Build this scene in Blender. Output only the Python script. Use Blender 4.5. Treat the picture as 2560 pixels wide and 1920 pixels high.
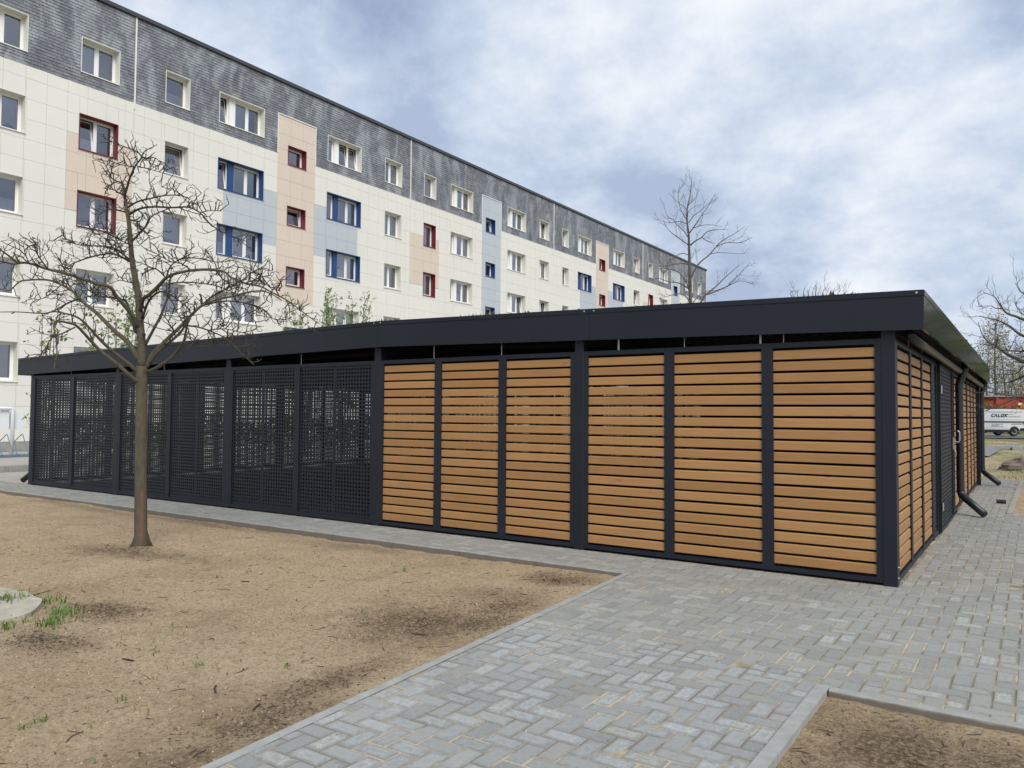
import bpy, math, random
import numpy as np
from mathutils import Matrix, Vector, Euler

for o in list(bpy.data.objects): bpy.data.objects.remove(o)
scene = bpy.context.scene
COL = scene.collection
RND = random.Random(7)
rad = math.radians

# ------------------------------------------------------------------ camera
CAM_H = 1.5
F_PX = 1939.09                       # focal length in pixels of the 2560 x 1920 photograph
_p, _y, _r = 0.0383511, 0.5940825, 0.0071503
_F = Vector((-math.sin(_y)*math.cos(_p), math.cos(_y)*math.cos(_p), math.sin(_p)))
_R0 = Vector((math.cos(_y), math.sin(_y), 0)); _U0 = _R0.cross(_F)
_R = _R0*math.cos(_r) + _U0*math.sin(_r); _U = _U0*math.cos(_r) - _R0*math.sin(_r)
cd = bpy.data.cameras.new('camera'); cam = bpy.data.objects.new('camera', cd); COL.objects.link(cam)
cd.sensor_width = 36.0; cd.sensor_fit = 'HORIZONTAL'; cd.lens = 36.0*F_PX/2560.0
cd.clip_start = 0.05; cd.clip_end = 4000
m3 = Matrix((_R, _U, -_F)).transposed().to_4x4(); m3.translation = Vector((0, 0, CAM_H))
cam.matrix_world = m3
scene.camera = cam

def px_ray(x, y): return _F + _R*((x-1280)/F_PX) - _U*((y-960)/F_PX)
def px_depth(x, y, d): return px_ray(x, y)*d + Vector((0, 0, CAM_H))
def px_ground(x, y, z=0.0):
    r = px_ray(x, y); return r*((z-CAM_H)/r.z) + Vector((0, 0, CAM_H))
def to_px(p):
    q = Vector(p)-Vector((0, 0, CAM_H)); d = q.dot(_F)
    if d <= 0.1: return None
    return 1280+F_PX*q.dot(_R)/d, 960-F_PX*q.dot(_U)/d, d

# ------------------------------------------------------------------ world, sun, exposure
SUN_DIR = Vector((0.72, -0.50, 0.80)).normalized()       # towards the sun, behind thin cloud
w = bpy.data.worlds.new('World'); scene.world = w; w.use_nodes = True
nt = w.node_tree; nt.nodes.clear()
def wn(t, **k):
    n = nt.nodes.new(t)
    for a, b in k.items(): setattr(n, a, b)
    return n
def wl(a, b): nt.links.new(a, b)
wo = wn('ShaderNodeOutputWorld'); bg = wn('ShaderNodeBackground'); wl(bg.outputs[0], wo.inputs[0])
sky = wn('ShaderNodeTexSky', sky_type='NISHITA', sun_disc=False)
sky.sun_elevation = math.asin(SUN_DIR.z); sky.sun_rotation = math.atan2(SUN_DIR.x, SUN_DIR.y)
bg.inputs[1].default_value = 0.1
tc = wn('ShaderNodeTexCoord'); sp = wn('ShaderNodeSeparateXYZ'); wl(tc.outputs['Generated'], sp.inputs[0])
def wmath(op, a, b=None, clamp=False):
    n = wn('ShaderNodeMath', operation=op, use_clamp=clamp)
    for i, x in enumerate((a, b)):
        if x is None: continue
        if isinstance(x, (int, float)): n.inputs[i].default_value = x
        else: wl(x, n.inputs[i])
    return n.outputs[0]
zc = wmath('MAXIMUM', sp.outputs[2], 0.0); den = wmath('ADD', zc, 0.42)
cx = wmath('DIVIDE', sp.outputs[0], den); cy = wmath('DIVIDE', sp.outputs[1], den)
cb = wn('ShaderNodeCombineXYZ'); wl(cx, cb.inputs[0]); wl(cy, cb.inputs[1])
def wnoise(scale, detail, rough, dist, off):
    mp = wn('ShaderNodeMapping'); mp.inputs['Location'].default_value = off; wl(cb.outputs[0], mp.inputs[0])
    n = wn('ShaderNodeTexNoise'); wl(mp.outputs[0], n.inputs['Vector'])
    n.inputs['Scale'].default_value = scale; n.inputs['Detail'].default_value = detail
    n.inputs['Roughness'].default_value = rough; n.inputs['Distortion'].default_value = dist
    return n.outputs[0]
n1 = wnoise(1.0, 12, 0.60, 0.05, (3.1, 1.7, 0)); n2 = wnoise(3.6, 12, 0.64, 0.1, (7.3, 4.2, 0))
bil = wmath('SUBTRACT', 1.0, wmath('MULTIPLY', wmath('ABSOLUTE', wmath('SUBTRACT', wnoise(2.1, 10, 0.55, 0.0, (1.3, 9.2, 0)), 0.5)), 4.0)); n3 = wnoise(0.35, 3, 0.5, 0.0, (11.0, 2.0, 0))
mixn = wmath('ADD', wmath('ADD', wmath('MULTIPLY', n1, 0.60), wmath('MULTIPLY', n2, 0.34)), wmath('MULTIPLY', wmath('SUBTRACT', bil, 0.2), 0.06))
ramp = wn('ShaderNodeValToRGB'); wl(mixn, ramp.inputs[0])
ramp.color_ramp.elements[0].position = 0.405; ramp.color_ramp.elements[0].color = (3.25, 3.9, 5.2, 1)
ramp.color_ramp.elements[1].position = 0.60; ramp.color_ramp.elements[1].color = (7.25, 7.45, 7.6, 1)
e = ramp.color_ramp.elements.new(0.465); e.color = (4.35, 5.05, 6.2, 1)
e = ramp.color_ramp.elements.new(0.53); e.color = (5.75, 6.25, 6.95, 1)
cov = wn('ShaderNodeMapRange'); cov.inputs[1].default_value = 0.33; cov.inputs[2].default_value = 0.43; wl(wmath('ADD', wmath('MULTIPLY', n3, 0.6), wmath('MULTIPLY', n1, 0.4)), cov.inputs[0])
dgap = wn('ShaderNodeVectorMath', operation='DOT_PRODUCT'); wl(tc.outputs['Generated'], dgap.inputs[0]); dgap.inputs[1].default_value = tuple(px_ray(960, 20).normalized())     # a small rift of blue
rift = wn('ShaderNodeMapRange'); rift.inputs[1].default_value = .9972; rift.inputs[2].default_value = 1.0; rift.inputs[3].default_value = 1.0; rift.inputs[4].default_value = .35
wl(wmath('ADD', dgap.outputs['Value'], wmath('MULTIPLY', wmath('SUBTRACT', n2, .5), .016)), rift.inputs[0])
mx = wn('ShaderNodeMix', data_type='RGBA'); wl(wmath('MULTIPLY', cov.outputs[0], rift.outputs[0]), mx.inputs[0]); wl(sky.outputs[0], mx.inputs[6]); wl(ramp.outputs[0], mx.inputs[7])
wl(mx.outputs[2], bg.inputs[0])
sd = bpy.data.lights.new('sun', 'SUN'); so = bpy.data.objects.new('sun', sd); COL.objects.link(so)
sd.energy = 2.2; sd.angle = rad(35); sd.color = (1.0, 0.95, 0.87)
so.rotation_euler = (-SUN_DIR).to_track_quat('-Z', 'Y').to_euler(); so.location = (0, 0, 30)
scene.view_settings.view_transform = 'Standard'; scene.view_settings.look = 'None'
scene.view_settings.exposure = 0.42; scene.view_settings.gamma = 1.0; scene.view_settings.use_curve_mapping = False

# ------------------------------------------------------------------ materials
def new_mat(name):
    m = bpy.data.materials.new(name); m.use_nodes = True
    t = m.node_tree; t.nodes.clear()
    out = t.nodes.new('ShaderNodeOutputMaterial'); b = t.nodes.new('ShaderNodeBsdfPrincipled')
    t.links.new(b.outputs[0], out.inputs[0]); return m, t, b
class NT:
    def __init__(s, t): s.t = t
    def n(s, ty, ins=None, **k):
        x = s.t.nodes.new(ty)
        for a, b in k.items(): setattr(x, a, b)
        for a, b in (ins or {}).items(): s.put(x.inputs[a], b)
        return x
    def put(s, sock, v):
        if isinstance(v, bpy.types.NodeSocket): s.t.links.new(v, sock)
        else: sock.default_value = v
    def math(s, op, a, b=0.0, clamp=False):
        x = s.n('ShaderNodeMath', {0: a, 1: b}, operation=op, use_clamp=clamp); return x.outputs[0]
    def noise(s, vec, scale, detail=4, rough=.55, dist=0.0):
        x = s.n('ShaderNodeTexNoise', {'Vector': vec, 'Scale': scale, 'Detail': detail, 'Roughness': rough, 'Distortion': dist}); return x.outputs[0]
    def remap(s, v, a, b, c=0., d=1.):
        x = s.n('ShaderNodeMapRange', {0: v, 1: a, 2: b, 3: c, 4: d}); return x.outputs[0]
    def mix(s, f, a, b, blend='MIX'):
        x = s.n('ShaderNodeMix', data_type='RGBA', blend_type=blend); s.put(x.inputs[0], f); s.put(x.inputs[6], c4(a)); s.put(x.inputs[7], c4(b)); return x.outputs[2]
    def scalevec(s, vec, sc):
        x = s.n('ShaderNodeMapping', {'Vector': vec, 'Scale': sc}); return x.outputs[0]
    def bump(s, h, strength, dist=0.01):
        x = s.n('ShaderNodeBump', {'Height': h, 'Strength': strength, 'Distance': dist}); return x.outputs[0]
    def obj(s): return s.n('ShaderNodeTexCoord').outputs['Object']
    def pos(s): return s.n('ShaderNodeNewGeometry').outputs['Position']
    def rnd(s):
        a = s.n('ShaderNodeNewGeometry').outputs['Random Per Island']; b = s.n('ShaderNodeObjectInfo').outputs['Random']
        return s.math('FRACT', s.math('ADD', s.math('MULTIPLY', a, 7.137), s.math('MULTIPLY', b, 3.713)))
def c4(c):
    if isinstance(c, tuple) and len(c) == 3: return (c[0], c[1], c[2], 1)
    return c
MATS = {}
def simple(name, col, rough=.6, metal=0., var=.0, nscale=6., bump=0., bscale=200., spec=.5, coat=0.):
    m, t, b = new_mat(name); k = NT(t)
    if var > 0:
        n = k.noise(k.pos(), nscale, 6, .6)
        lo = tuple(c*(1-var) for c in col); hi = tuple(min(1, c*(1+var)) for c in col)
        k.put(b.inputs['Base Color'], k.mix(k.remap(n, .3, .7), lo, hi))
    else: b.inputs['Base Color'].default_value = c4(col)
    b.inputs['Roughness'].default_value = rough; b.inputs['Metallic'].default_value = metal
    b.inputs['Specular IOR Level'].default_value = spec
    if coat: b.inputs['Coat Weight'].default_value = coat; b.inputs['Coat Roughness'].default_value = .08
    if bump > 0: k.put(b.inputs['Normal'], k.bump(k.noise(k.pos(), bscale, 3), bump, .004))
    MATS[name] = m; return m

simple('anthracite', (.0095, .0128, .0205), .48, spec=.32, var=.12, nscale=1.5, bump=.05, bscale=400)
simple('anthracite_sheet', (.0090, .0128, .0190), .48, spec=.32, var=.12, nscale=1.0)
simple('anthracite_gloss', (.012, .016, .016), .11, var=.12, nscale=1.5, spec=.4)
simple('anthracite_deck', (.018, .020, .024), .6)
simple('galvanised', (.42, .43, .43), .4, metal=.7, var=.1, nscale=30)
simple('plastic_pipe', (.012, .014, .018), .33)
simple('concrete_edge', (.30, .305, .29), .85, var=.16, nscale=9, bump=.25, bscale=160)
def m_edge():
    m, t, b = new_mat('edge_soil_shade'); k = NT(t); p = k.pos(); s = k.n('ShaderNodeSeparateXYZ', {0: p})
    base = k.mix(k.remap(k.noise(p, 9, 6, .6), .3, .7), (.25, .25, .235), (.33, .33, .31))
    soil_shade = k.remap(k.math('ADD', s.outputs[2], k.math('MULTIPLY', k.noise(p, 6, 6, .7), .03)), .005, .016, 1., 0.)  # soil splash plus painted-in shade on the kerb's upright face
    base = k.mix(k.math('MULTIPLY', soil_shade, .8), base, (.115, .092, .066)); k.put(b.inputs['Base Color'], base); b.inputs['Roughness'].default_value = .9
    k.put(b.inputs['Normal'], k.bump(k.noise(p, 160, 3), .25, .004)); MATS['edge_soil_shade'] = m
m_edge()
simple('cover_concrete', (.40, .365, .30), .9, var=.22, nscale=5, bump=.35, bscale=60)
simple('asphalt', (.19, .19, .185), .9, var=.15, nscale=3, bump=.3, bscale=120)
simple('path_concrete', (.36, .345, .31), .9, var=.12, nscale=2.5, bump=.2, bscale=90)
simple('plinth', (.28, .275, .265), .85, var=.1)
simple('cream', (.70, .692, .645), .55, var=.03, nscale=.35)
simple('peach', (.63, .54, .462), .55, var=.03, nscale=.35)
simple('pale_blue', (.455, .50, .55), .55, var=.03, nscale=.35)
simple('cream_reveal', (.66, .66, .60), .45)
simple('red_reveal', (.16, .010, .022), .4)
simple('blue_reveal', (.012, .055, .19), .4)
simple('upvc', (.80, .80, .79), .35)
simple('roof_cap', (.045, .05, .06), .45)
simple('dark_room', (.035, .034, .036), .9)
simple('backing', (.22, .21, .20), .9)
simple('metal_trim', (.72, .73, .72), .4)
simple('blue_paint', (.10, .17, .25), .45)
simple('white_paint', (.72, .75, .78), .35)
simple('rubber', (.02, .02, .02), .8)
simple('hubcap', (.35, .36, .37), .35, metal=.6)
simple('van_white', (.72, .75, .76), .28, coat=.5)
simple('van_green', (.010, .045, .042), .4)
simple('van_grey', (.18, .20, .20), .6)
simple('black_plastic', (.014, .014, .016), .5)
simple('dark_glass', (.02, .025, .03), .06)
simple('red_wall', (.34, .045, .028), .75, var=.12, nscale=.8)
simple('roof_grey', (.22, .22, .23), .8)
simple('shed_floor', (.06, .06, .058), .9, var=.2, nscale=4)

def m_wood():
    m, t, b = new_mat('wood'); k = NT(t)
    o = k.obj(); r = k.rnd()
    off = k.n('ShaderNodeCombineXYZ', {0: k.math('MULTIPLY', r, 37.), 1: k.math('MULTIPLY', r, 11.)}).outputs[0]
    v = k.n('ShaderNodeVectorMath', {0: o, 1: off}, operation='ADD').outputs[0]
    g = k.noise(k.scalevec(v, (1.2, 18, 42)), 2.2, 6, .6, .5)
    f = k.noise(k.scalevec(v, (4, 60, 160)), 3., 3, .6)
    base = k.mix(r, (.29, .150, .050), (.415, .228, .082))
    base = k.mix(k.remap(g, .3, .72), base, k.mix(.55, base, (.235, .105, .034)))
    base = k.mix(k.math('MULTIPLY', k.remap(f, .4, .8), .25), base, (.45, .265, .11))
    blot = k.noise(k.scalevec(v, (1.6, 3, 3)), 1.4, 3, .5)
    base = k.mix(k.math('MULTIPLY', k.remap(blot, .5, .75), .30), base, (.42, .20, .082))
    # knots and short stains
    kn = k.n('ShaderNodeTexVoronoi', {'Vector': k.scalevec(v, (1.3, 7, 7)), 'Scale': 1.1}).outputs['Distance']
    base = k.mix(k.math('MULTIPLY', k.remap(kn, .02, .09, 1., 0.), .55), base, (.16, .06, .022))
    k.put(b.inputs['Base Color'], base); b.inputs['Roughness'].default_value = .55
    k.put(b.inputs['Normal'], k.bump(g, .18, .003)); MATS['wood'] = m
m_wood()

def m_paver(name, a, c, eff):
    m, t, b = new_mat(name); k = NT(t)
    r = k.rnd(); p = k.pos()
    r2 = k.math('FRACT', k.math('MULTIPLY', r, 13.7)); r3 = k.math('FRACT', k.math('MULTIPLY', r, 41.3))
    base = k.mix(r, a, c)
    base = k.mix(k.math('MULTIPLY', k.remap(r2, .86, .9), .5), base, (.25, .235, .185))          # a few browner stones
    n = k.noise(p, 40, 6, .75); base = k.mix(k.math('MULTIPLY', k.remap(n, .40, .70), .5), base, (.32, .33, .325))
    sp_ = k.noise(p, 210, 3, .75); base = k.mix(k.math('MULTIPLY', k.remap(sp_, .5, .72), .6), base, (.13, .135, .135))
    stain = k.noise(p, 3.1, 4, .6); base = k.mix(k.math('MULTIPLY', k.remap(stain, .62, .8), .35), base, (.14, .135, .12))
    # lime bloom: pale irregular patch in the middle of some stones
    uv = k.n('ShaderNodeUVMap').outputs[0]; s = k.n('ShaderNodeSeparateXYZ', {0: uv})
    dx = k.math('ABSOLUTE', k.math('SUBTRACT', s.outputs[0], .5)); dy = k.math('ABSOLUTE', k.math('SUBTRACT', s.outputs[1], .5))
    d = k.math('MAXIMUM', dx, dy); d = k.math('ADD', d, k.math('MULTIPLY', k.math('SUBTRACT', k.noise(p, 34, 5, .6), .5), .5))
    inner = k.remap(d, .26, .44, 1., 0.); ring = k.math('MULTIPLY', inner, k.remap(d, .04, .26, .35, 1.))
    wisps = k.remap(k.noise(k.scalevec(p, (1., 1., 1.)), 58, 6, .8, .6), .42, .62, .15, 1.)
    amt = k.math('MULTIPLY', k.math('MULTIPLY', k.math('MULTIPLY', ring, wisps), k.remap(r3, 1-eff, 1.0, .06, 1.)), .70)
    base = k.mix(amt, base, (.56, .585, .575))
    base = k.mix(k.math('MULTIPLY', k.remap(d, .40, .52), .45), base, (.16, .163, .158))
    k.put(b.inputs['Base Color'], base); b.inputs['Roughness'].default_value = .82
    k.put(b.inputs['Normal'], k.bump(k.noise(p, 420, 3, .7), .45, .003)); MATS[name] = m
m_paver('paver_new', (.205, .212, .207), (.30, .308, .30), .95)
m_paver('paver_apron', (.225, .227, .207), (.30, .302, .276), .40)

def m_joint():
    m, t, b = new_mat('joint_sand'); k = NT(t); p = k.pos()
    n = k.noise(p, 2.3, 5, .65); g = k.noise(p, 240, 3, .7)
    base = k.mix(k.remap(n, .46, .60), (.19, .172, .135), (.52, .42, .275)); base = k.mix(k.math('MULTIPLY', k.remap(g, .45, .75), .6), base, (.12, .10, .07))
    k.put(b.inputs['Base Color'], base); b.inputs['Roughness'].default_value = .95
    k.put(b.inputs['Normal'], k.bump(g, .5, .004)); MATS['joint_sand'] = m
m_joint()

def m_sand(name, patches, base_dark=.0):
    m, t, b = new_mat(name); k = NT(t); p = k.pos()
    big = k.noise(p, .55, 5, .6); mid = k.noise(p, 3.2, 6, .65, .4); fine = k.noise(p, 70, 5, .75); gr = k.noise(p, 120, 3, .8)
    base = k.mix(k.remap(big, .35, .68), (.60, .45, .285), (.66, .52, .345))
    base = k.mix(k.math('MULTIPLY', k.remap(mid, .45, .72), .35), base, (.43, .345, .23))
    base = k.mix(k.math('MULTIPLY', k.remap(fine, .50, .66), .75), base, (.27, .195, .115))
    base = k.mix(k.math('MULTIPLY', k.remap(gr, .54, .68), .6), base, (.70, .61, .45))
    base = k.mix(k.math('MULTIPLY', k.remap(gr, .46, .33), .65), base, (.19, .135, .08))
    mot = k.noise(p, 1.25, 7, .72, .5); base = k.mix(k.math('MULTIPLY', k.remap(mot, .47, .66), .55), base, (.37, .265, .165))
    crumb = k.noise(p, 26, 6, .82, .3); base = k.mix(k.math('MULTIPLY', k.remap(crumb, .515, .62), .72), base, (.25, .175, .105)); base = k.mix(k.math('MULTIPLY', k.remap(crumb, .47, .38), .4), base, (.74, .60, .42))
    moss = k.noise(p, .9, 5, .7, .3); base = k.mix(k.math('MULTIPLY', k.math('MULTIPLY', k.remap(moss, .55, .72), k.remap(fine, .45, .62)), .55), base, (.20, .18, .07))
    # patches of darker humus, with their own ragged outlines
    s = k.n('ShaderNodeSeparateXYZ', {0: p}); tot = None
    rag = k.math('MULTIPLY', k.math('SUBTRACT', k.noise(p, 4.5, 7, .72, .6), .5), 2.6)
    for (x, y, rx, ry, st) in patches:
        ex = k.math('DIVIDE', k.math('SUBTRACT', s.outputs[0], x), rx); ey = k.math('DIVIDE', k.math('SUBTRACT', s.outputs[1], y), ry)
        d = k.math('SQRT', k.math('ADD', k.math('MULTIPLY', ex, ex), k.math('MULTIPLY', ey, ey)))
        f = k.math('MULTIPLY', k.remap(k.math('ADD', d, rag), .15, 1.75, 1., 0.), st)
        tot = f if tot is None else k.math('MAXIMUM', tot, f)
    scat = k.math('MULTIPLY', k.remap(k.noise(p, 1.7, 8, .75, .8), .60, .74), .55 + base_dark)
    tot = scat if tot is None else k.math('MAXIMUM', tot, scat)
    tot = k.math('MULTIPLY', tot, k.remap(k.noise(p, 38, 4, .75), .30, .56))
    base = k.mix(tot, base, (.105, .068, .040))
    k.put(b.inputs['Base Color'], base); b.inputs['Roughness'].default_value = .97; b.inputs['Specular IOR Level'].default_value = .15
    h = k.math('ADD', k.math('MULTIPLY', fine, 1.), k.math('MULTIPLY', gr, .35))
    k.put(b.inputs['Normal'], k.bump(h, 1.0, .030)); MATS[name] = m
m_sand('sand', [(-8.25, 4.75, .55, .22, .8), (-8.55, 4.60, .5, .16, .7), (-7.75, 4.86, .4, .2, .6), (-3.75, 4.38, .50, .42, 1.), (-3.42, 4.55, .3, .3, .9), (-3.55, 5.2, .22, .4, .7), (-3.68, 6.25, .30, .22, .9),
    (-3.85, 5.4, .25, .2, .6), (-5.95, 3.25, .35, .2, .95), (-5.5, 2.6, .30, .16, .8), (-3.2, 2.5, .22, .35, .75), (-3.1, 2.05, .2, .3, .75), (-3.35, 3.1, .15, .4, .7), (-6.6, 6.45, .9, .18, .5), (-9.7, 6.6, 1.6, .16, .6), (-12.5, 6.5, 1.6, .15, .5)])
m_sand('mulch', [(-.55, 3.95, .32, .42, .95), (-.15, 4.05, .3, .3, .85), (-.75, 3.6, .22, .3, .6)], .35)

def m_lawn():
    m, t, b = new_mat('lawn_soil'); k = NT(t); p = k.pos()
    n = k.noise(p, .35, 6, .7, .5); f = k.noise(p, 9, 5, .7); n2 = k.noise(p, 1.2, 5, .7)
    base = k.mix(k.remap(n, .42, .58), (.36, .28, .17), (.135, .155, .05)); base = k.mix(k.math('MULTIPLY', k.remap(n2, .5, .68), .6), base, (.27, .235, .10))
    base = k.mix(k.math('MULTIPLY', k.remap(f, .5, .75), .5), base, (.16, .125, .07))
    k.put(b.inputs['Base Color'], base); b.inputs['Roughness'].default_value = .95
    k.put(b.inputs['Normal'], k.bump(f, .6, .03)); MATS['lawn_soil'] = m
m_lawn()

def m_slate():
    m, t, b = new_mat('slate'); k = NT(t); p = k.pos(); r = k.rnd()
    base = k.mix(r, (.135, .145, .168), (.205, .218, .245))
    v = k.scalevec(p, (1., .9, .42)); n = k.noise(v, 1.5, 5, .62, .6)
    base = k.mix(k.math('MULTIPLY', k.remap(n, .46, .60), .75), base, (.32, .345, .375))
    n2 = k.noise(k.scalevec(p, (1, 1.4, .5)), 1.1, 5, .6); base = k.mix(k.math('MULTIPLY', k.remap(n2, .50, .66), .6), base, (.09, .098, .118))
    k.put(b.inputs['Base Color'], base); b.inputs['Roughness'].default_value = .65; MATS['slate'] = m
m_slate()

def m_glass():
    m, t, b = new_mat('window_glass'); k = NT(t); t.nodes.remove(b); out = [x for x in t.nodes if x.type == 'OUTPUT_MATERIAL'][0]
    tr = k.n('ShaderNodeBsdfTransparent', {0: (.78, .80, .84, 1)}); gl = k.n('ShaderNodeBsdfGlossy', {0: (.85, .87, .95, 1), 'Roughness': .03})
    fr = k.n('ShaderNodeFresnel', {'IOR': 1.55}); f = k.math('ADD', k.math('MULTIPLY', fr.outputs[0], 1.3), .20, True)
    mixn = k.n('ShaderNodeMixShader', {0: f, 1: tr.outputs[0], 2: gl.outputs[0]}); t.links.new(mixn.outputs[0], out.inputs[0]); MATS['window_glass'] = m
m_glass()
def m_curtain():
    m, t, b = new_mat('curtain'); k = NT(t)
    n = k.noise(k.scalevec(k.pos(), (1, 9, .8)), 3, 4, .6); k.put(b.inputs['Base Color'], k.mix(n, (.42, .43, .45), (.72, .73, .74)))
    b.inputs['Roughness'].default_value = .9; b.inputs['Alpha'].default_value = .82; MATS['curtain'] = m
m_curtain()

def m_bark(name, lo, hi, green, zscar=None):
    m, t, b = new_mat(name); k = NT(t); p = k.pos()
    n = k.noise(k.scalevec(p, (1, 1, .35)), 22, 6, .65, .3); n2 = k.noise(p, 3.5, 4, .6)
    lent = k.n('ShaderNodeTexVoronoi', {'Vector': k.scalevec(p, (9, 9, 34)), 'Scale': 1.6}).outputs['Distance']
    base = k.mix(k.remap(n, .3, .7), lo, hi); base = k.mix(k.math('MULTIPLY', k.remap(n2, .42, .65), .6), base, green)
    base = k.mix(k.math('MULTIPLY', k.remap(lent, .10, .02), .8), base, (.02, .015, .01))
    if zscar:
        x0, y0, z0, z1 = zscar; s = k.n('ShaderNodeSeparateXYZ', {0: p})
        dv = Vector((x0, y0, 0)).normalized(); rt = k.math('ADD', k.math('MULTIPLY', k.math('SUBTRACT', s.outputs[0], x0), dv.y), k.math('MULTIPLY', k.math('SUBTRACT', s.outputs[1], y0), -dv.x))
        wv = k.math('ADD', k.math('ABSOLUTE', rt), k.math('MULTIPLY', k.math('SUBTRACT', k.noise(k.scalevec(p, (3, 3, 1.5)), 6, 4), .5), .05))
        f = k.math('MULTIPLY', k.remap(wv, .010, .026, 1., 0.), k.math('MULTIPLY', k.remap(s.outputs[2], z0, z0+.15), k.remap(s.outputs[2], z1-.03, z1, 1., 0.)))
        fr = k.n('ShaderNodeNewGeometry').outputs['Normal']; fs = k.n('ShaderNodeVectorMath', {0: fr, 1: tuple(-dv)}, operation='DOT_PRODUCT').outputs['Value']
        f = k.math('MULTIPLY', f, k.remap(fs, 0., .2)); base = k.mix(f, base, (.135, .078, .048))
    k.put(b.inputs['Base Color'], base); b.inputs['Roughness'].default_value = .9
    k.put(b.inputs['Normal'], k.bump(n, .5, .01)); MATS[name] = m
m_bark('bark', (.050, .044, .030), (.112, .096, .068), (.078, .070, .038), tuple(px_ground(352, 1366, -.03))[:2]+(-.05, .62))
simple('twig', (.036, .030, .022), .85, var=.25, nscale=9)
simple('bark_far', (.085, .078, .07), .9, var=.25, nscale=3)
simple('twig_far', (.12, .108, .095), .9, var=.2, nscale=2)
simple('wood_brush', (.20, .185, .115), .9, var=.4, nscale=.3)
def m_leaf(name, a, c):
    m, t, b = new_mat(name); k = NT(t)
    k.put(b.inputs['Base Color'], k.mix(k.rnd(), a, c)); b.inputs['Roughness'].default_value = .6
    b.inputs['Transmission Weight'].default_value = 0.0; MATS[name] = m
m_leaf('leaf_young', (.11, .17, .03), (.20, .27, .07)); m_leaf('leaf_hedge', (.03, .075, .018), (.07, .13, .03)); m_leaf('leaf_yellow', (.55, .36, .03), (.68, .48, .06))
m_leaf('leaf_bud', (.15, .135, .06), (.22, .21, .095)); m_leaf('leaf_shrub', (.06, .10, .02), (.13, .15, .04)); m_leaf('grass_blade', (.07, .13, .02), (.15, .22, .05)); m_leaf('dry_grass', (.24, .21, .10), (.16, .17, .06))
m_leaf('litter', (.055, .032, .018), (.13, .085, .05)); m_leaf('sedum', (.075, .05, .03), (.11, .12, .04)); m_leaf('clod', (.33, .25, .16), (.47, .37, .25)); m_leaf('pebble', (.40, .36, .30), (.58, .54, .47))
simple('rock', (.14, .115, .09), .95, var=.35, nscale=5, bump=.5, bscale=25)

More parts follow.
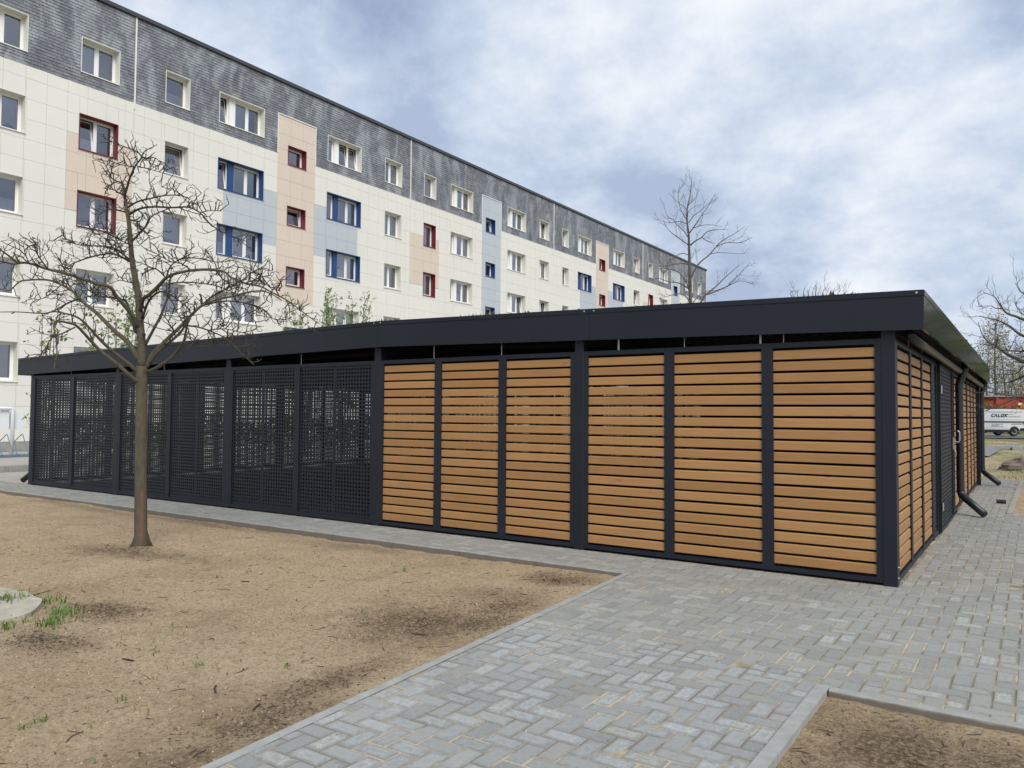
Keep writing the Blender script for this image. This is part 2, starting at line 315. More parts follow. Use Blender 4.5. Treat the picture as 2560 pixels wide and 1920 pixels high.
# ------------------------------------------------------------------ builders
ORI = {}
class MB:
    def __init__(s): s.v = []; s.f = []; s.u = []; s.mi = []
    def quad(s, a, b, c, d, mi=0, uv=None):
        i = len(s.v); s.v += [a, b, c, d]; s.f.append((i, i+1, i+2, i+3)); s.u.append(uv); s.mi.append(mi)
    def tri(s, a, b, c, mi=0):
        i = len(s.v); s.v += [a, b, c]; s.f.append((i, i+1, i+2)); s.u.append(None); s.mi.append(mi)
    def box(s, x0, x1, y0, y1, z0, z1, mi=0):
        i = len(s.v)
        s.v += [(x0,y0,z0),(x1,y0,z0),(x1,y1,z0),(x0,y1,z0),(x0,y0,z1),(x1,y0,z1),(x1,y1,z1),(x0,y1,z1)]
        for f in ((0,3,2,1),(4,5,6,7),(0,1,5,4),(1,2,6,5),(2,3,7,6),(3,0,4,7)):
            s.f.append(tuple(i+j for j in f)); s.u.append(None); s.mi.append(mi)
    def prism(s, poly, fn, a0, a1, mi=0):
        """poly: list of 2-D points, fn(p, a) -> 3-D; extruded from a0 to a1"""
        n = len(poly); i = len(s.v)
        s.v += [fn(p, a0) for p in poly] + [fn(p, a1) for p in poly]
        for j in range(n):
            k = (j+1) % n; s.f.append((i+j, i+k, i+n+k, i+n+j)); s.u.append(None); s.mi.append(mi)
        s.f.append(tuple(i+j for j in reversed(range(n)))); s.f.append(tuple(i+n+j for j in range(n))); s.u += [None, None]; s.mi += [mi, mi]
    def tube(s, pts, rads, n=8, cap=True, mi=0):
        pts = [Vector(p) for p in pts]; i0 = len(s.v); prev = None
        for j, p in enumerate(pts):
            d = (pts[min(j+1, len(pts)-1)]-pts[max(j-1, 0)])
            if d.length < 1e-9: d = Vector((0, 0, 1))
            d.normalize()
            if prev is None:
                a = d.orthogonal().normalized()
            else:
                a = prev - d*prev.dot(d)
                a = a.normalized() if a.length > 1e-6 else d.orthogonal().normalized()
            prev = a; b = d.cross(a)
            for q in range(n):
                t = 2*math.pi*q/n; w_ = p+(a*math.cos(t)+b*math.sin(t))*rads[j]; s.v.append((w_.x, w_.y, w_.z))
        for j in range(len(pts)-1):
            for q in range(n):
                k = (q+1) % n; s.f.append((i0+j*n+q, i0+j*n+k, i0+(j+1)*n+k, i0+(j+1)*n+q)); s.u.append(None); s.mi.append(mi)
        if cap:
            s.f.append(tuple(i0+q for q in reversed(range(n)))); s.f.append(tuple(i0+(len(pts)-1)*n+q for q in range(n))); s.u += [None, None]; s.mi += [mi, mi]
    def mesh(s, name, mats, off=(0, 0, 0), smooth=False):
        me = bpy.data.meshes.new(name)
        ox, oy, oz = off
        me.from_pydata([(x-ox, y-oy, z-oz) for x, y, z in s.v], [], s.f)
        for mm in (mats if isinstance(mats, (list, tuple)) else [mats]): me.materials.append(MATS[mm])
        if any(s.mi): me.polygons.foreach_set('material_index', s.mi)
        if any(u is not None for u in s.u):
            ul = me.uv_layers.new(name='UVMap'); li = 0
            arr = []
            for f, u in zip(s.f, s.u):
                arr += [c for q in (u if u is not None else [(0, 0)]*len(f)) for c in q]
            ul.data.foreach_set('uv', arr)
        if smooth: me.polygons.foreach_set('use_smooth', [True]*len(me.polygons))
        me.update(); return me
    def build(s, name, mats, parent=None, origin=None, smooth=False, **props):
        if origin is None:
            xs = [p[0] for p in s.v]; ys = [p[1] for p in s.v]; zs = [p[2] for p in s.v]
            origin = ((min(xs)+max(xs))/2, (min(ys)+max(ys))/2, min(zs))
        return place(name, s.mesh(name, mats, origin, smooth), parent, origin, **props)
def place(name, me, parent=None, loc=(0, 0, 0), rotz=0., local=False, **props):
    o = bpy.data.objects.new(name, me); COL.objects.link(o)
    if parent is not None:
        o.parent = parent
        if not local: loc = tuple(a-b for a, b in zip(loc, ORI[parent.name]))
    o.location = loc
    if rotz: o.rotation_euler = (0, 0, rotz)
    pw = ORI[parent.name] if parent is not None else (0, 0, 0)
    ORI[o.name] = tuple(a+b for a, b in zip(pw, loc))
    for k_, v_ in props.items(): o[k_] = v_
    return o
def empty(name, loc, **props): return place(name, None, None, loc, **props)
def thing(label, cat, group=None):
    d = dict(label=label, category=cat)
    if group: d['group'] = group
    return d
STR = dict(kind='structure')

def vnoise(x, y, seed, scale):
    """value noise on numpy arrays"""
    x = x*scale; y = y*scale; xi = np.floor(x).astype(np.int64); yi = np.floor(y).astype(np.int64); fx = x-xi; fy = y-yi
    fx = fx*fx*(3-2*fx); fy = fy*fy*(3-2*fy)
    def h(a, b):
        n = (a*374761393 + b*668265263 + seed*982451653) & 0x7fffffff; n = ((n ^ (n >> 13))*1274126177) & 0x7fffffff; return ((n ^ (n >> 16)) & 0xffff)/65535.0
    return (h(xi, yi)*(1-fx)+h(xi+1, yi)*fx)*(1-fy) + (h(xi, yi+1)*(1-fx)+h(xi+1, yi+1)*fx)*fy
def fbm(x, y, seed, scale, octv=4, gain=.5):
    s = 0; a = 1; t = 0
    for i in range(octv): s = s+a*vnoise(x, y, seed+i, scale*2**i); t += a; a *= gain
    return s/t-.5
def heightfield(name, xs, ys, zf, mat, keep=None, **props):
    X, Y = np.meshgrid(xs, ys); Z = zf(X, Y); nx, ny = len(xs), len(ys)
    v = np.stack([X.ravel(), Y.ravel(), Z.ravel()], 1)
    i = (np.arange(ny-1)[:, None]*nx+np.arange(nx-1)[None, :]).ravel(); f = np.stack([i, i+1, i+1+nx, i+nx], 1)
    if keep is not None:
        c = v[f].mean(1); f = f[keep(c[:, 0], c[:, 1])]
    me = bpy.data.meshes.new(name); me.from_pydata(v.tolist(), [], f.tolist()); me.materials.append(MATS[mat])
    me.polygons.foreach_set('use_smooth', [True]*len(me.polygons)); me.update()
    return place(name, me, None, (0, 0, 0), **props)

# ================================================================== THE GROUND
def xl(y): return -2.905-(y-1.5)*0.066            # left edge of the paved path
g = MB(); g.quad((-900, -300, -.10), (900, -300, -.10), (900, 1500, -.10), (-900, 1500, -.10)); g.build('ground', 'lawn_soil', None, (0, 0, 0), **STR)

def z_sand(X, Y):
    z = -.038 + .035*fbm(X, Y, 3, .7, 3) + .028*fbm(X, Y, 9, 3.2, 3) + .020*fbm(X, Y, 15, 12., 3, .65)
    de = np.clip((xl(Y)-X)/.45, 0, 1); z = z + .026*(1-de)
    dk = np.clip((6.76-Y)/.5, 0, 1); z = z - .018*(1-dk) + .03*(1-dk)*np.clip(fbm(X, Y, 31, .8, 2)*2.2, -.2, 1)
    dt = np.sqrt((X+8.25)**2+(Y-4.88)**2); z = z + .035*np.exp(-(dt/.22)**2)
    # shallow foot prints and raked dents
    z = z - .02*np.clip(fbm(X, Y, 51, 1.9, 4, .6)-.16, 0, 1)*3
    return np.minimum(z, .006)
xs = np.concatenate([np.arange(-26, -11, .09), np.arange(-11, -2.84, .033)]); ys = np.arange(-1.6, 6.79, .033)
heightfield('sandy_ground', xs, ys, z_sand, 'sand', lambda x, y: x < xl(y)+.02, **STR)
def z_bed(X, Y):
    z = -.034+.03*fbm(X, Y, 71, 2.5, 3)+.02*fbm(X, Y, 77, 13, 3, .65); return np.minimum(z, .0)
heightfield('planting_bed', np.arange(-.985, 4.2, .03), np.arange(-.5, 4.56, .03), z_bed, 'mulch', None, **STR)
def z_lawn(X, Y): return -.025+.10*fbm(X, Y, 101, .25, 3)*np.clip((Y-15)/12, 0, 1)+.03*fbm(X, Y, 107, 1.9, 3)
heightfield('lawn', np.concatenate([np.arange(-21, 6, .3), np.arange(6, 90, 3)]), np.concatenate([np.arange(22.05, 50, .25), np.arange(50, 260, 4)]), z_lawn, 'lawn_soil', None, **STR)
heightfield('soil_strip', np.arange(-.33, 12, .1), np.arange(14.38, 22.2, .1), lambda X, Y: -.02+.05*fbm(X, Y, 120, 1.4, 4), 'mulch', None, **STR)
a = MB(); a.quad((-16, 34.4, .035), (-1.5, 34.4, .035), (-1.25, 45.8, .035), (-16, 45.8, .035)); a.build('footpath', 'asphalt', None, (0, 40, 0), **STR)
a = MB(); a.quad((-60, 62, .03), (80, 70, .03), (80, 84, .03), (-60, 76, .03)); a.build('road', 'asphalt', None, (0, 70, 0), **STR)
a = MB(); a.quad((-21, 7.62, -.03), (-17.0, 7.62, -.03), (-17.0, 24, -.03), (-21, 24, -.03)); a.build('yard', 'path_concrete', None, (-19, 12, 0), **STR)
a = MB(); a.box(-28.2, -21.12, -4, 90, -.1, .115); a.build('forecourt', 'path_concrete', None, (-24, 12, 0), **STR)

# ------------------------------------------------------------------ pavement: bedding sheet, edging stones, stones laid in herringbone
PB = MB(); zb = -.0035
for (x0, x1, y0, y1) in ((-2.0, -1.0, -1., 4.55), (-2.0, 4.1, 4.55, 7.66), (-1.06, 4.1, 7.66, 14.38), (-1.2, -.36, 14.38, 22.04), (-22, -2.0, 6.77, 7.66)):
    PB.quad((x0, y0, zb), (x1, y0, zb), (x1, y1, zb), (x0, y1, zb))
PB.quad((xl(-1.)+.01, -1., zb), (-2.0, -1., zb), (-2.0, 6.77, zb), (xl(6.77)+.01, 6.77, zb))
pave = PB.build('pavement', 'joint_sand', None, (0, 0, 0), **STR)

def edging(p0, p1, wd, ztop, zbot, length=1.0, mat='concrete_edge'):
    """row of separate concrete edging stones, wd metres to the left of p0 -> p1"""
    p0 = Vector(p0); p1 = Vector(p1); L = (p1-p0).length; n = max(1, round(L/length)); d = (p1-p0)/n; u = d.normalized(); nrm = Vector((-u.y, u.x))
    for i in range(n):
        a = p0+d*i+u*.003; b = p0+d*(i+1)-u*.003; m = MB(); c = .006; dz = RND.uniform(-.002, .002)
        prof = [(0, zbot), (wd, zbot), (wd, ztop-c+dz), (wd-c, ztop+dz), (c, ztop+dz), (0, ztop-c+dz)]
        m.prism(prof, lambda q, t: ((a+(b-a)*t+nrm*q[0]).x, (a+(b-a)*t+nrm*q[0]).y, q[1]), 0, 1)
        m.build('edging_stone', mat, pave)
edging((xl(-1), -1), (xl(6.78), 6.78), -.05, .002, -.2)
edging((-24, 6.74), (xl(6.78)-.0, 6.74), .055, .004, -.2, 1.0, 'edge_soil_shade')
edging((-1.03, -.6), (-1.03, 4.59), -.06, .012, -.2)
edging((-.965, 4.53), (4.2, 4.545), .06, .010, -.2, 1.0, 'edge_soil_shade')
edging((-.40, 14.40), (-.34, 22.0), -.065, .006, -.15)
edging((-1.2, 22.0), (-.40, 22.0), .06, .006, -.15)
edging((-.33, 14.32), (6, 14.36), .06, .006, -.15)
edging((-21.1, -4), (-21.1, 30), .12, .125, -.1)

PW = .1015; GAP = .0040
def paver_verts(m, x0, x1, y0, y1, zt, tilt, mi=0):
    x0 += GAP; x1 -= GAP; y0 += GAP; y1 -= GAP; c = .0045; i = len(m.v)
    tx, ty = tilt; xc = (x0+x1)/2; yc = (y0+y1)/2; z = lambda x, y: zt+(x-xc)*tx+(y-yc)*ty
    A = [(x0+c, y0+c), (x1-c, y0+c), (x1-c, y1-c), (x0+c, y1-c)]; B = [(x0, y0), (x1, y0), (x1, y1), (x0, y1)]
    m.v += [(x, y, z(x, y)) for x, y in A]+[(x, y, z(x, y)-c) for x, y in B]+[(x, y, zt-.03) for x, y in B]
    U = [(.04, .04), (.96, .04), (.96, .96), (.04, .96)]; V = [(0, 0), (1, 0), (1, 1), (0, 1)]
    m.f.append((i, i+1, i+2, i+3)); m.u.append(U); m.mi.append(mi)
    for j in range(4):
        k = (j+1) % 4
        m.f.append((i+4+j, i+4+k, i+k, i+j)); m.u.append([V[j], V[k], U[k], U[j]]); m.mi.append(mi)
        m.f.append((i+8+j, i+8+k, i+4+k, i+4+j)); m.u.append([V[j], V[k], V[k], V[j]]); m.mi.append(mi)
stones = []          # (x0,x1,y0,y1,material index)
def lay(clip, ox, oy, xr, yr, mi):
    i0, i1 = int((xr[0]-ox)/PW)-3, int((xr[1]-ox)/PW)+3; j0, j1 = int((yr[0]-oy)/PW)-3, int((yr[1]-oy)/PW)+3
    for j in range(j0, j1):
        for i in range(i0, i1):
            q = (i-j) % 4
            if q == 0: r = (ox+i*PW, ox+(i+2)*PW, oy+j*PW, oy+(j+1)*PW)
            elif q == 3: r = (ox+i*PW, ox+(i+1)*PW, oy+j*PW, oy+(j+2)*PW)
            else: continue
            for cx0, cx1, cy0, cy1 in clip((r[2]+r[3])/2):
                a0, a1, b0, b1 = max(r[0], cx0), min(r[1], cx1), max(r[2], cy0), min(r[3], cy1)
                if a1-a0 > .022 and b1-b0 > .022: stones.append((a0, a1, b0, b1, mi))
lay(lambda y: [(xl(y)+.052, -1.032, -.6, 4.655)], -1.032-30*PW, 4.655-60*PW, (-3.4, -.9), (-.6, 4.7), 0)
x = xl(4.7)+.052
while x < -1.1: stones.append((x, min(x+PW, -1.032), 4.655, 4.655+PW, 0)); x += PW
lay(lambda y: [(xl(y)+.052, 3.2, 4.757, 7.60)] if y > 4.70 else [], -1.03-40*PW, 4.757-60*PW, (-3.4, 3.2), (4.7, 7.62), 1)
lay(lambda y: [(-1.03, 3.2, 4.592, 4.757)], -1.03-40*PW, 4.757-60*PW, (-1.1, 3.2), (4.5, 4.8), 1)
lay(lambda y: [(-1.025-.0045*(y-7.6), 2.0, 7.60, 14.32)], -1.03-40*PW, 4.757-60*PW, (-1.3, 2.0), (7.5, 14.4), 1)
lay(lambda y: [(-1.025-.0045*(y-7.6), -.402, 14.32, 22.0)], -1.03-40*PW, 4.757-60*PW, (-1.3, -.3), (14.3, 22.1), 1)
lay(lambda y: [(-21.5, xl(6.9)+.05, 6.797, 7.60)], -1.03-40*PW, 4.757-60*PW, (-21.5, -3.1), (6.7, 7.7), 1)
def screen_area(x0, x1, y0, y1):
    p = to_px(((x0+x1)/2, (y0+y1)/2, 0))
    if p is None or not (-20 < p[0] < 2580 and 0 < p[1] < 1930): return 0
    return (x1-x0)*(y1-y0)/p[2]**3
order = sorted(range(len(stones)), key=lambda i: -screen_area(*stones[i][:4])); single = set(order[:300])
rest = MB(); cache = {}
pr = random.Random(5)
for i, (x0, x1, y0, y1, mi) in enumerate(stones):
    tilt = (pr.gauss(0, .006), pr.gauss(0, .006)); dz = pr.gauss(0, .0012)
    if i in single:
        xc, yc = (x0+x1)/2, (y0+y1)/2; key = (round(x1-x0, 3), round(y1-y0, 3), mi, pr.randrange(4))
        if key not in cache:
            m = MB(); hx, hy = (x1-x0)/2, (y1-y0)/2; paver_verts(m, -hx, hx, -hy, hy, 0, tilt); cache[key] = m.mesh('paver', ['paver_new', 'paver_apron'][mi])
        place('paver', cache[key], pave, (xc, yc, dz))
    else: paver_verts(rest, x0, x1, y0, y1, dz, tilt, mi)
rest.build('paving_stones', ['paver_new', 'paver_apron'], pave, (0, 0, 0), kind='stuff')

# ================================================================== THE BICYCLE SHELTER
YF = 7.60; XR = -1.03; XL_ = -16.96; YB = 20.12; SKEW = .0045         # front, right, left, back faces of the posts
shed = empty('bicycle_shelter', (XR, YF, 0), **thing('long dark grey steel shelter walled with golden timber slats and perforated metal sheets', 'shelter'))
POSTW = .115; RIDGE = -7.25
def fb(x):      # height of the fascia's lower edge along the front
    return 2.375-(x-RIDGE)*(.120/6.46) if x > RIDGE else 2.375+(x-RIDGE)*(.155/10.1)
# floor slab
m = MB(); m.quad((XL_, YF+.03, -.012), (XR-.03, YF+.03, -.012), (XR-.08, YB, -.012), (XL_, YB, -.012)); m.build('floor', 'shed_floor', shed)
# posts
front_posts = [XR-POSTW, -4.287, -7.372, -10.575, -13.775, XL_]           # left edges
side_posts = [YF, 10.76-.0575, 13.86-.0575, 16.96-.0575, YB-POSTW]
def post(x, y):
    m = MB(); h = fb(x+.05)+.10; c = .004
    prof = [(c, 0), (POSTW-c, 0), (POSTW, c), (POSTW, POSTW-c), (POSTW-c, POSTW), (c, POSTW), (0, POSTW-c), (0, c)]
    m.prism(prof, lambda q, t: (x+q[0], y+q[1], t), -.02, h); m.build('post', 'anthracite', shed)
for i, x in enumerate(front_posts):
    post(x, YF); post(x, YB-POSTW)
for y in side_posts[1:-1]:
    post(XR-POSTW-SKEW*(y-YF), y); post(XL_, y); post(front_posts[2], y)
# base plate bolts of the corner post, small clips
for z in (.07, .165):
    m = MB(); m.tube([(XR-.001, YF+.05, z), (XR+.012, YF+.05, z)], [.009, .007], 8); m.build('bolt', 'galvanised', shed)

PH0, PH1 = .022, 2.20                                   # panel bottom and top
def frame_mesh(w):
    m = MB(); s = .054; t = .042
    m.box(0, s, 0, t, PH0, PH1); m.box(w-s, w, 0, t, PH0, PH1); m.box(s, w-s, .001, t, PH1-.05, PH1-.0005); m.box(s, w-s, .001, t, PH0+.0005, PH0+.045)
    for x in (.027, w-.027):
        for z in (PH0+.03, PH1-.026): m.tube([(x, -.0035, z), (x, .001, z)], [.004, .0065], 6)
    return m.mesh('panel_frame', 'anthracite')
def slat_mesh(w):
    m = MB(); h = .0865
    prof = [(.014, .003), (.017, 0), (.033, 0), (.036, .004), (.036, h-.004), (.033, h), (.023, h), (.0145, h-.010)]
    m.prism(prof, lambda q, t: (t, q[0], q[1]), .054+.001, w-.054-.001); return m.mesh('slat', 'wood')
def sheet_mesh(w, h, nx, nz, hole):
    """perforated steel sheet, nx x nz square holes, 3 mm thick, from the origin"""
    m = MB(); mx_, mz_ = .022, .03; pxx = (w-2*mx_)/nx; pz = (h-2*mz_)/nz
    xs = [0]; zs = [0]
    for i in range(nx): c = mx_+pxx*(i+.5); xs += [c-hole/2, c+hole/2]
    for i in range(nz): c = mz_+pz*(i+.5); zs += [c-hole/2, c+hole/2]
    xs.append(w); zs.append(h); t = .003; W = len(xs)
    for y in (0, t): m.v += [(x, y, z) for z in zs for x in xs]
    N = W*len(zs)
    def addf(f): m.f.append(f); m.u.append(None); m.mi.append(0)
    for j in range(len(zs)-1):
        for i in range(W-1):
            a, b, c, d = j*W+i, j*W+i+1, (j+1)*W+i+1, (j+1)*W+i
            if i % 2 == 1 and j % 2 == 1:
                for p, q in ((a, b), (b, c), (c, d), (d, a)): addf((p, q, q+N, p+N))
            else: addf((a, b, c, d)); addf((d+N, c+N, b+N, a+N))
    return m.mesh('perforated_sheet', 'anthracite_sheet')
SLAT_TOP = 2.125; SLAT_P = .1083
_fm = {}; _sm = {}; _pm = {}
def slat_panel(loc, w, rotz=0.):
    k_ = round(w, 3)
    if k_ not in _fm: _fm[k_] = frame_mesh(w)
    if k_ not in _sm: _sm[k_] = slat_mesh(w)
    p = place('slat_panel', _fm[k_], shed, loc, rotz)
    for i in range(19): place('slat', _sm[k_], p, (0, RND.uniform(-.0012, .0012), SLAT_TOP-.0865-i*SLAT_P+RND.uniform(-.0012, .0012)), 0, True)
    return p
def perf_panel(loc, w, rotz=0., name='perforated_panel', nsheet=2):
    k_ = round(w, 3); iw = w-2*.05; sw = iw/nsheet
    if k_ not in _fm: _fm[k_] = frame_mesh(w)
    q = (k_, nsheet)
    if q not in _pm: _pm[q] = sheet_mesh(sw-.002, PH1-PH0-.09, max(4, round((sw-.044)/.0553)), 39, .0292)
    p = place(name, _fm[k_], shed, loc, rotz)
    for i in range(nsheet): place('perforated_sheet', _pm[q], p, (.05+i*sw+.001, .017+.0015*i, PH0+.045), 0, True)
    return p
# front: two bays of slats, three bays of perforated sheet
for b in (0, 1):
    a0, a1 = front_posts[b+1]+POSTW, front_posts[b]; w = (a1-a0)/3
    for i in range(3): slat_panel((a0+i*w, YF+.004, 0), w)
for b in (2, 3, 4):
    a0, a1 = front_posts[b+1]+POSTW, front_posts[b]; w = (a1-a0)/2
    for i in range(2): perf_panel((a0+i*w, YF+.004, 0), w)
# right side (faces +X): slats, a door bay, slats
ang = math.pi/2+math.atan(SKEW)
def sx(y): return XR-.004-SKEW*(y-YF)
for b in (0, 2, 3):
    a0, a1 = side_posts[b]+POSTW, side_posts[b+1]; w = (a1-a0)/3
    for i in range(3): slat_panel((sx(a0+i*w), a0+i*w, 0), w, ang)
DY0, DY1 = 11.35, 13.20
perf_panel((sx(10.84), side_posts[1]+POSTW, 0), DY0-.05-side_posts[1]-POSTW, ang, 'perforated_panel', 1)
perf_panel((sx(13.25), DY1+.05, 0), side_posts[2]-DY1-.05, ang, 'perforated_panel', 1)
door = perf_panel((sx(DY0)+.035, DY0, 0), DY1-DY0, ang, 'door', 2)
door['label'] = 'perforated double column steel door with pale lever handle'
m = MB(); m.box(0, .05, -.02, .0, 1.02, 1.20); m.tube([(.025, -.02, 1.13), (.025, -.075, 1.13), (.025, -.085, 1.16), (.025, -.085, 1.27), (.025, -.07, 1.29), (.025, -.055, 1.29)], [.012]*6, 8)
m.tube([(.025, -.02, 1.0), (.025, -.035, .99), (.025, -.035, .93)], [.008]*3, 6)
place('handle', m.mesh('handle', 'galvanised'), door, (DY1-DY0-.052, 0, 0), 0, True)
m = MB()
for z in (.35, 1.85): m.tube([(-.004, -.012, z-.05), (-.004, -.012, z+.05)], [.011]*2, 8)
place('hinge', m.mesh('hinge', 'galvanised'), door, (0, 0, 0), 0, True)
# left side, cross wall and back
for b in range(4):
    a0, a1 = side_posts[b]+POSTW, side_posts[b+1]; w = (a1-a0)/2
    for i in range(2):
        perf_panel((XL_+.004, a1-i*w, 0), w, -math.pi/2)
        perf_panel((front_posts[2]+.05, a1-i*w, 0), w, -math.pi/2)
for b in range(5):
    a0, a1 = front_posts[b+1]+POSTW, front_posts[b]; w = (a1-a0)/2
    for i in range(2):
        if b > 1: perf_panel((a1-i*w, YB-.004, 0), w, math.pi)
        else:                                            # closed steel sheets behind the slatted half
            p = place('sheet_panel', _fm[round(w, 3)] if round(w, 3) in _fm else _fm.setdefault(round(w, 3), frame_mesh(w)), shed, (a1-i*w, YB-.004, 0), math.pi)
            c = MB(); c.box(.05, w-.05, .016, .022, PH0+.045, PH1-.045); place('steel_sheet', c.mesh('steel_sheet', 'anthracite_sheet'), p, (0, 0, 0), 0, True)
m = MB(); m.box(front_posts[2]+POSTW, front_posts[0], YB-.03, YB-.02, PH1+.001, 2.47); m.build('header_sheet', 'anthracite_sheet', shed)
m = MB(); m.box(front_posts[2]+.055, front_posts[2]+.06, YF+.02, YB-.02, PH1+.001, 2.49); m.build('header_sheet', 'anthracite_sheet', shed)
# roof: fascia sheets with their coping, deck on purlins
FX0, FX1, FY0, FY1 = -17.36, -.79, 7.52, 20.42
def fr_x(y): return FX1-SKEW*(y-FY0)
def fascia_front(x0, x1):
    H = .345; m = MB(); t = .02
    P = lambda x, y, dz: (x, y, fb(x)+dz)
    a, b = x0+.0015, x1-.0015
    for y in (FY0, FY0+t): pass
    v = [P(a, FY0, 0), P(b, FY0, 0), P(b, FY0, H-.053), P(a, FY0, H-.053), P(a, FY0+t, 0), P(b, FY0+t, 0), P(b, FY0+t, H-.053), P(a, FY0+t, H-.053)]
    i = len(m.v); m.v += v
    for f in ((0, 1, 2, 3), (5, 4, 7, 6), (0, 4, 5, 1), (1, 5, 6, 2), (3, 2, 6, 7), (4, 0, 3, 7)): m.f.append(f); m.u.append(None); m.mi.append(0)
    o = m.build('fascia', 'anthracite', shed)
    c = MB(); v = []
    for y in (FY0-.006, FY0+.09):
        v += [P(a, y, H-.050), P(b, y, H-.050), P(b, y, H), P(a, y, H)]
    c.v += v
    for f in ((0, 1, 2, 3), (5, 4, 7, 6), (0, 4, 5, 1), (1, 5, 6, 2), (3, 2, 6, 7), (4, 0, 3, 7)): c.f.append(f); c.u.append(None); c.mi.append(0)
    c.build('coping', 'anthracite', shed)
for x0, x1 in ((FX0, -11.6), (-11.6, RIDGE), (RIDGE, -4.06), (-4.06, FX1)): fascia_front(x0, x1)
for x in (RIDGE-.06, RIDGE+.06, -4.12, -4.0, FX1-.055, FX0+.06, -11.66, -11.54):
    m = MB(); z = fb(x)+.345-.026; m.tube([(x, FY0-.006, z), (x, FY0-.010, z), (x, FY0-.013, z)], [.010, .009, .003], 8); m.build('screw', 'galvanised', shed)
H = .345
ysplit = [FY0+.021, 11.9, 16.2, FY1]
for y0, y1 in zip(ysplit, ysplit[1:]):
    for nm, za, zb_, off in (('fascia', 0, H-.053, 0.), ('coping', H-.050, H, .006)):
        for side in (0, 1):
            m = MB()
            if side == 0:
                x = lambda y: fr_x(y)+off; zz = fb(FX1); dx = -.02 if nm == 'fascia' else -.09
            else:
                x = lambda y: FX0-off; zz = fb(FX0); dx = .02 if nm == 'fascia' else .09
            a, b = y0+.0015, y1-.0015
            m.prism([(0, zz+za), (dx, zz+za), (dx, zz+zb_), (0, zz+zb_)], lambda q, t: (x(t)+q[0], t, q[1]), a, b)
            m.build(nm, 'anthracite_gloss' if side == 0 else 'anthracite', shed)
m = MB(); 
for x0, x1 in ((FX0, RIDGE), (RIDGE, FX1-.06)):
    m.prism([(x0, fb(x0)), (x1, fb(x1)), (x1, fb(x1)+H), (x0, fb(x0)+H)], lambda q, t: (q[0], t, q[1]), FY1, FY1+.02)
m.build('fascia', 'anthracite', shed)
m = MB(); zd = .115
for x0, x1 in ((FX0+.03, RIDGE), (RIDGE, FX1-.1)):
    n = int((x1-x0)/.12)
    # trapezoidal deck: ribs run along Y
    for i in range(n):
        xa = x0+(x1-x0)*i/n; xb = x0+(x1-x0)*(i+1)/n; xm = (xa+xb)/2
        for p, q, dz0, dz1 in ((xa, xm-.01, 0, 0), (xm-.01, xm+.005, 0, .035), (xm+.005, xb-.015, .035, .035), (xb-.015, xb, .035, 0)):
            m.quad((p, FY0+.03, fb(p)+zd+dz0), (p, FY1, fb(p)+zd+dz0), (q, FY1, fb(q)+zd+dz1), (q, FY0+.03, fb(q)+zd+dz1))
m.build('roof_deck', 'anthracite_deck', shed)
m = MB()
for x0, x1 in ((FX0+.02, RIDGE), (RIDGE, FX1-.1)): m.quad((x0, FY0+.02, fb(x0)+.29), (x1, FY0+.02, fb(x1)+.29), (x1, FY1, fb(x1)+.29), (x0, FY1, fb(x0)+.29))
m.build('roof_substrate', 'sedum', shed)
for x in front_posts[::-1]:
    xc = x+POSTW/2; m = MB(); m.box(xc-.04, xc+.04, FY0+.03, FY1-.01, fb(xc)-.005 if x != front_posts[0] else fb(xc)+.0, fb(xc)+zd-.003); m.build('roof_beam', 'anthracite_deck', shed)
for y in np.arange(8.9, 20, 1.55):
    for x0, x1 in ((XL_+.3, RIDGE), (RIDGE, XR-.2)):
        m = MB(); m.prism([(x0, fb(x0)+.045), (x1, fb(x1)+.045), (x1, fb(x1)+.10), (x0, fb(x0)+.10)], lambda q, t: (q[0], t, q[1]), y-.03, y+.03); m.build('purlin', 'anthracite_deck', shed)
# thin hangers between fascia and panel tops
for x, r in ((-2.0, .004), (-3.0, .004), (-2.22, .011), (-3.75, .011), (-5.3, .004), (-6.35, .004), (-8.85, .004), (-12.3, .004), (-15.4, .004)):
    m = MB(); z = fb(x); m.tube([(x, YF+.02, 2.19), (x, YF+.02, z+.11)], [r]*2, 6); m.build('hanger', 'galvanised', shed)
for y in (8.3, 9.4, 12.6, 15.2):
    m = MB(); m.tube([(sx(y)+.03, y, 2.18), (sx(y)+.03, y, fb(FX1)+.11)], [.004]*2, 6); m.build('hanger', 'galvanised', shed)
# gutter pipe under the right eave and the downpipes
def bend(pts, r):
    out = [Vector(pts[0])]
    for a, b, c in zip(pts, pts[1:], pts[2:]):
        a, b, c = Vector(a), Vector(b), Vector(c); p = b+(a-b).normalized()*r; q = b+(c-b).normalized()*r
        for t in (0, .25, .5, .75, 1): out.append(p*(1-t)**2+b*2*t*(1-t)+q*t*t)
    out.append(Vector(pts[-1])); return out
m = MB(); zg = fb(FX1)-.02
pts = [(sx(y)+.10, y, zg-.006*(y-8)) for y in np.linspace(7.75, 13.6, 6)]; m.tube(pts, [.045]*6, 14); m.build('gutter_pipe', 'plastic_pipe', shed, smooth=True)
m = MB(); pts = [(sx(y)+.10, y, zg-.006*(y-14)) for y in np.linspace(14.3, 20.0, 6)]; m.tube(pts, [.045]*6, 14); m.build('gutter_pipe', 'plastic_pipe', shed, smooth=True)
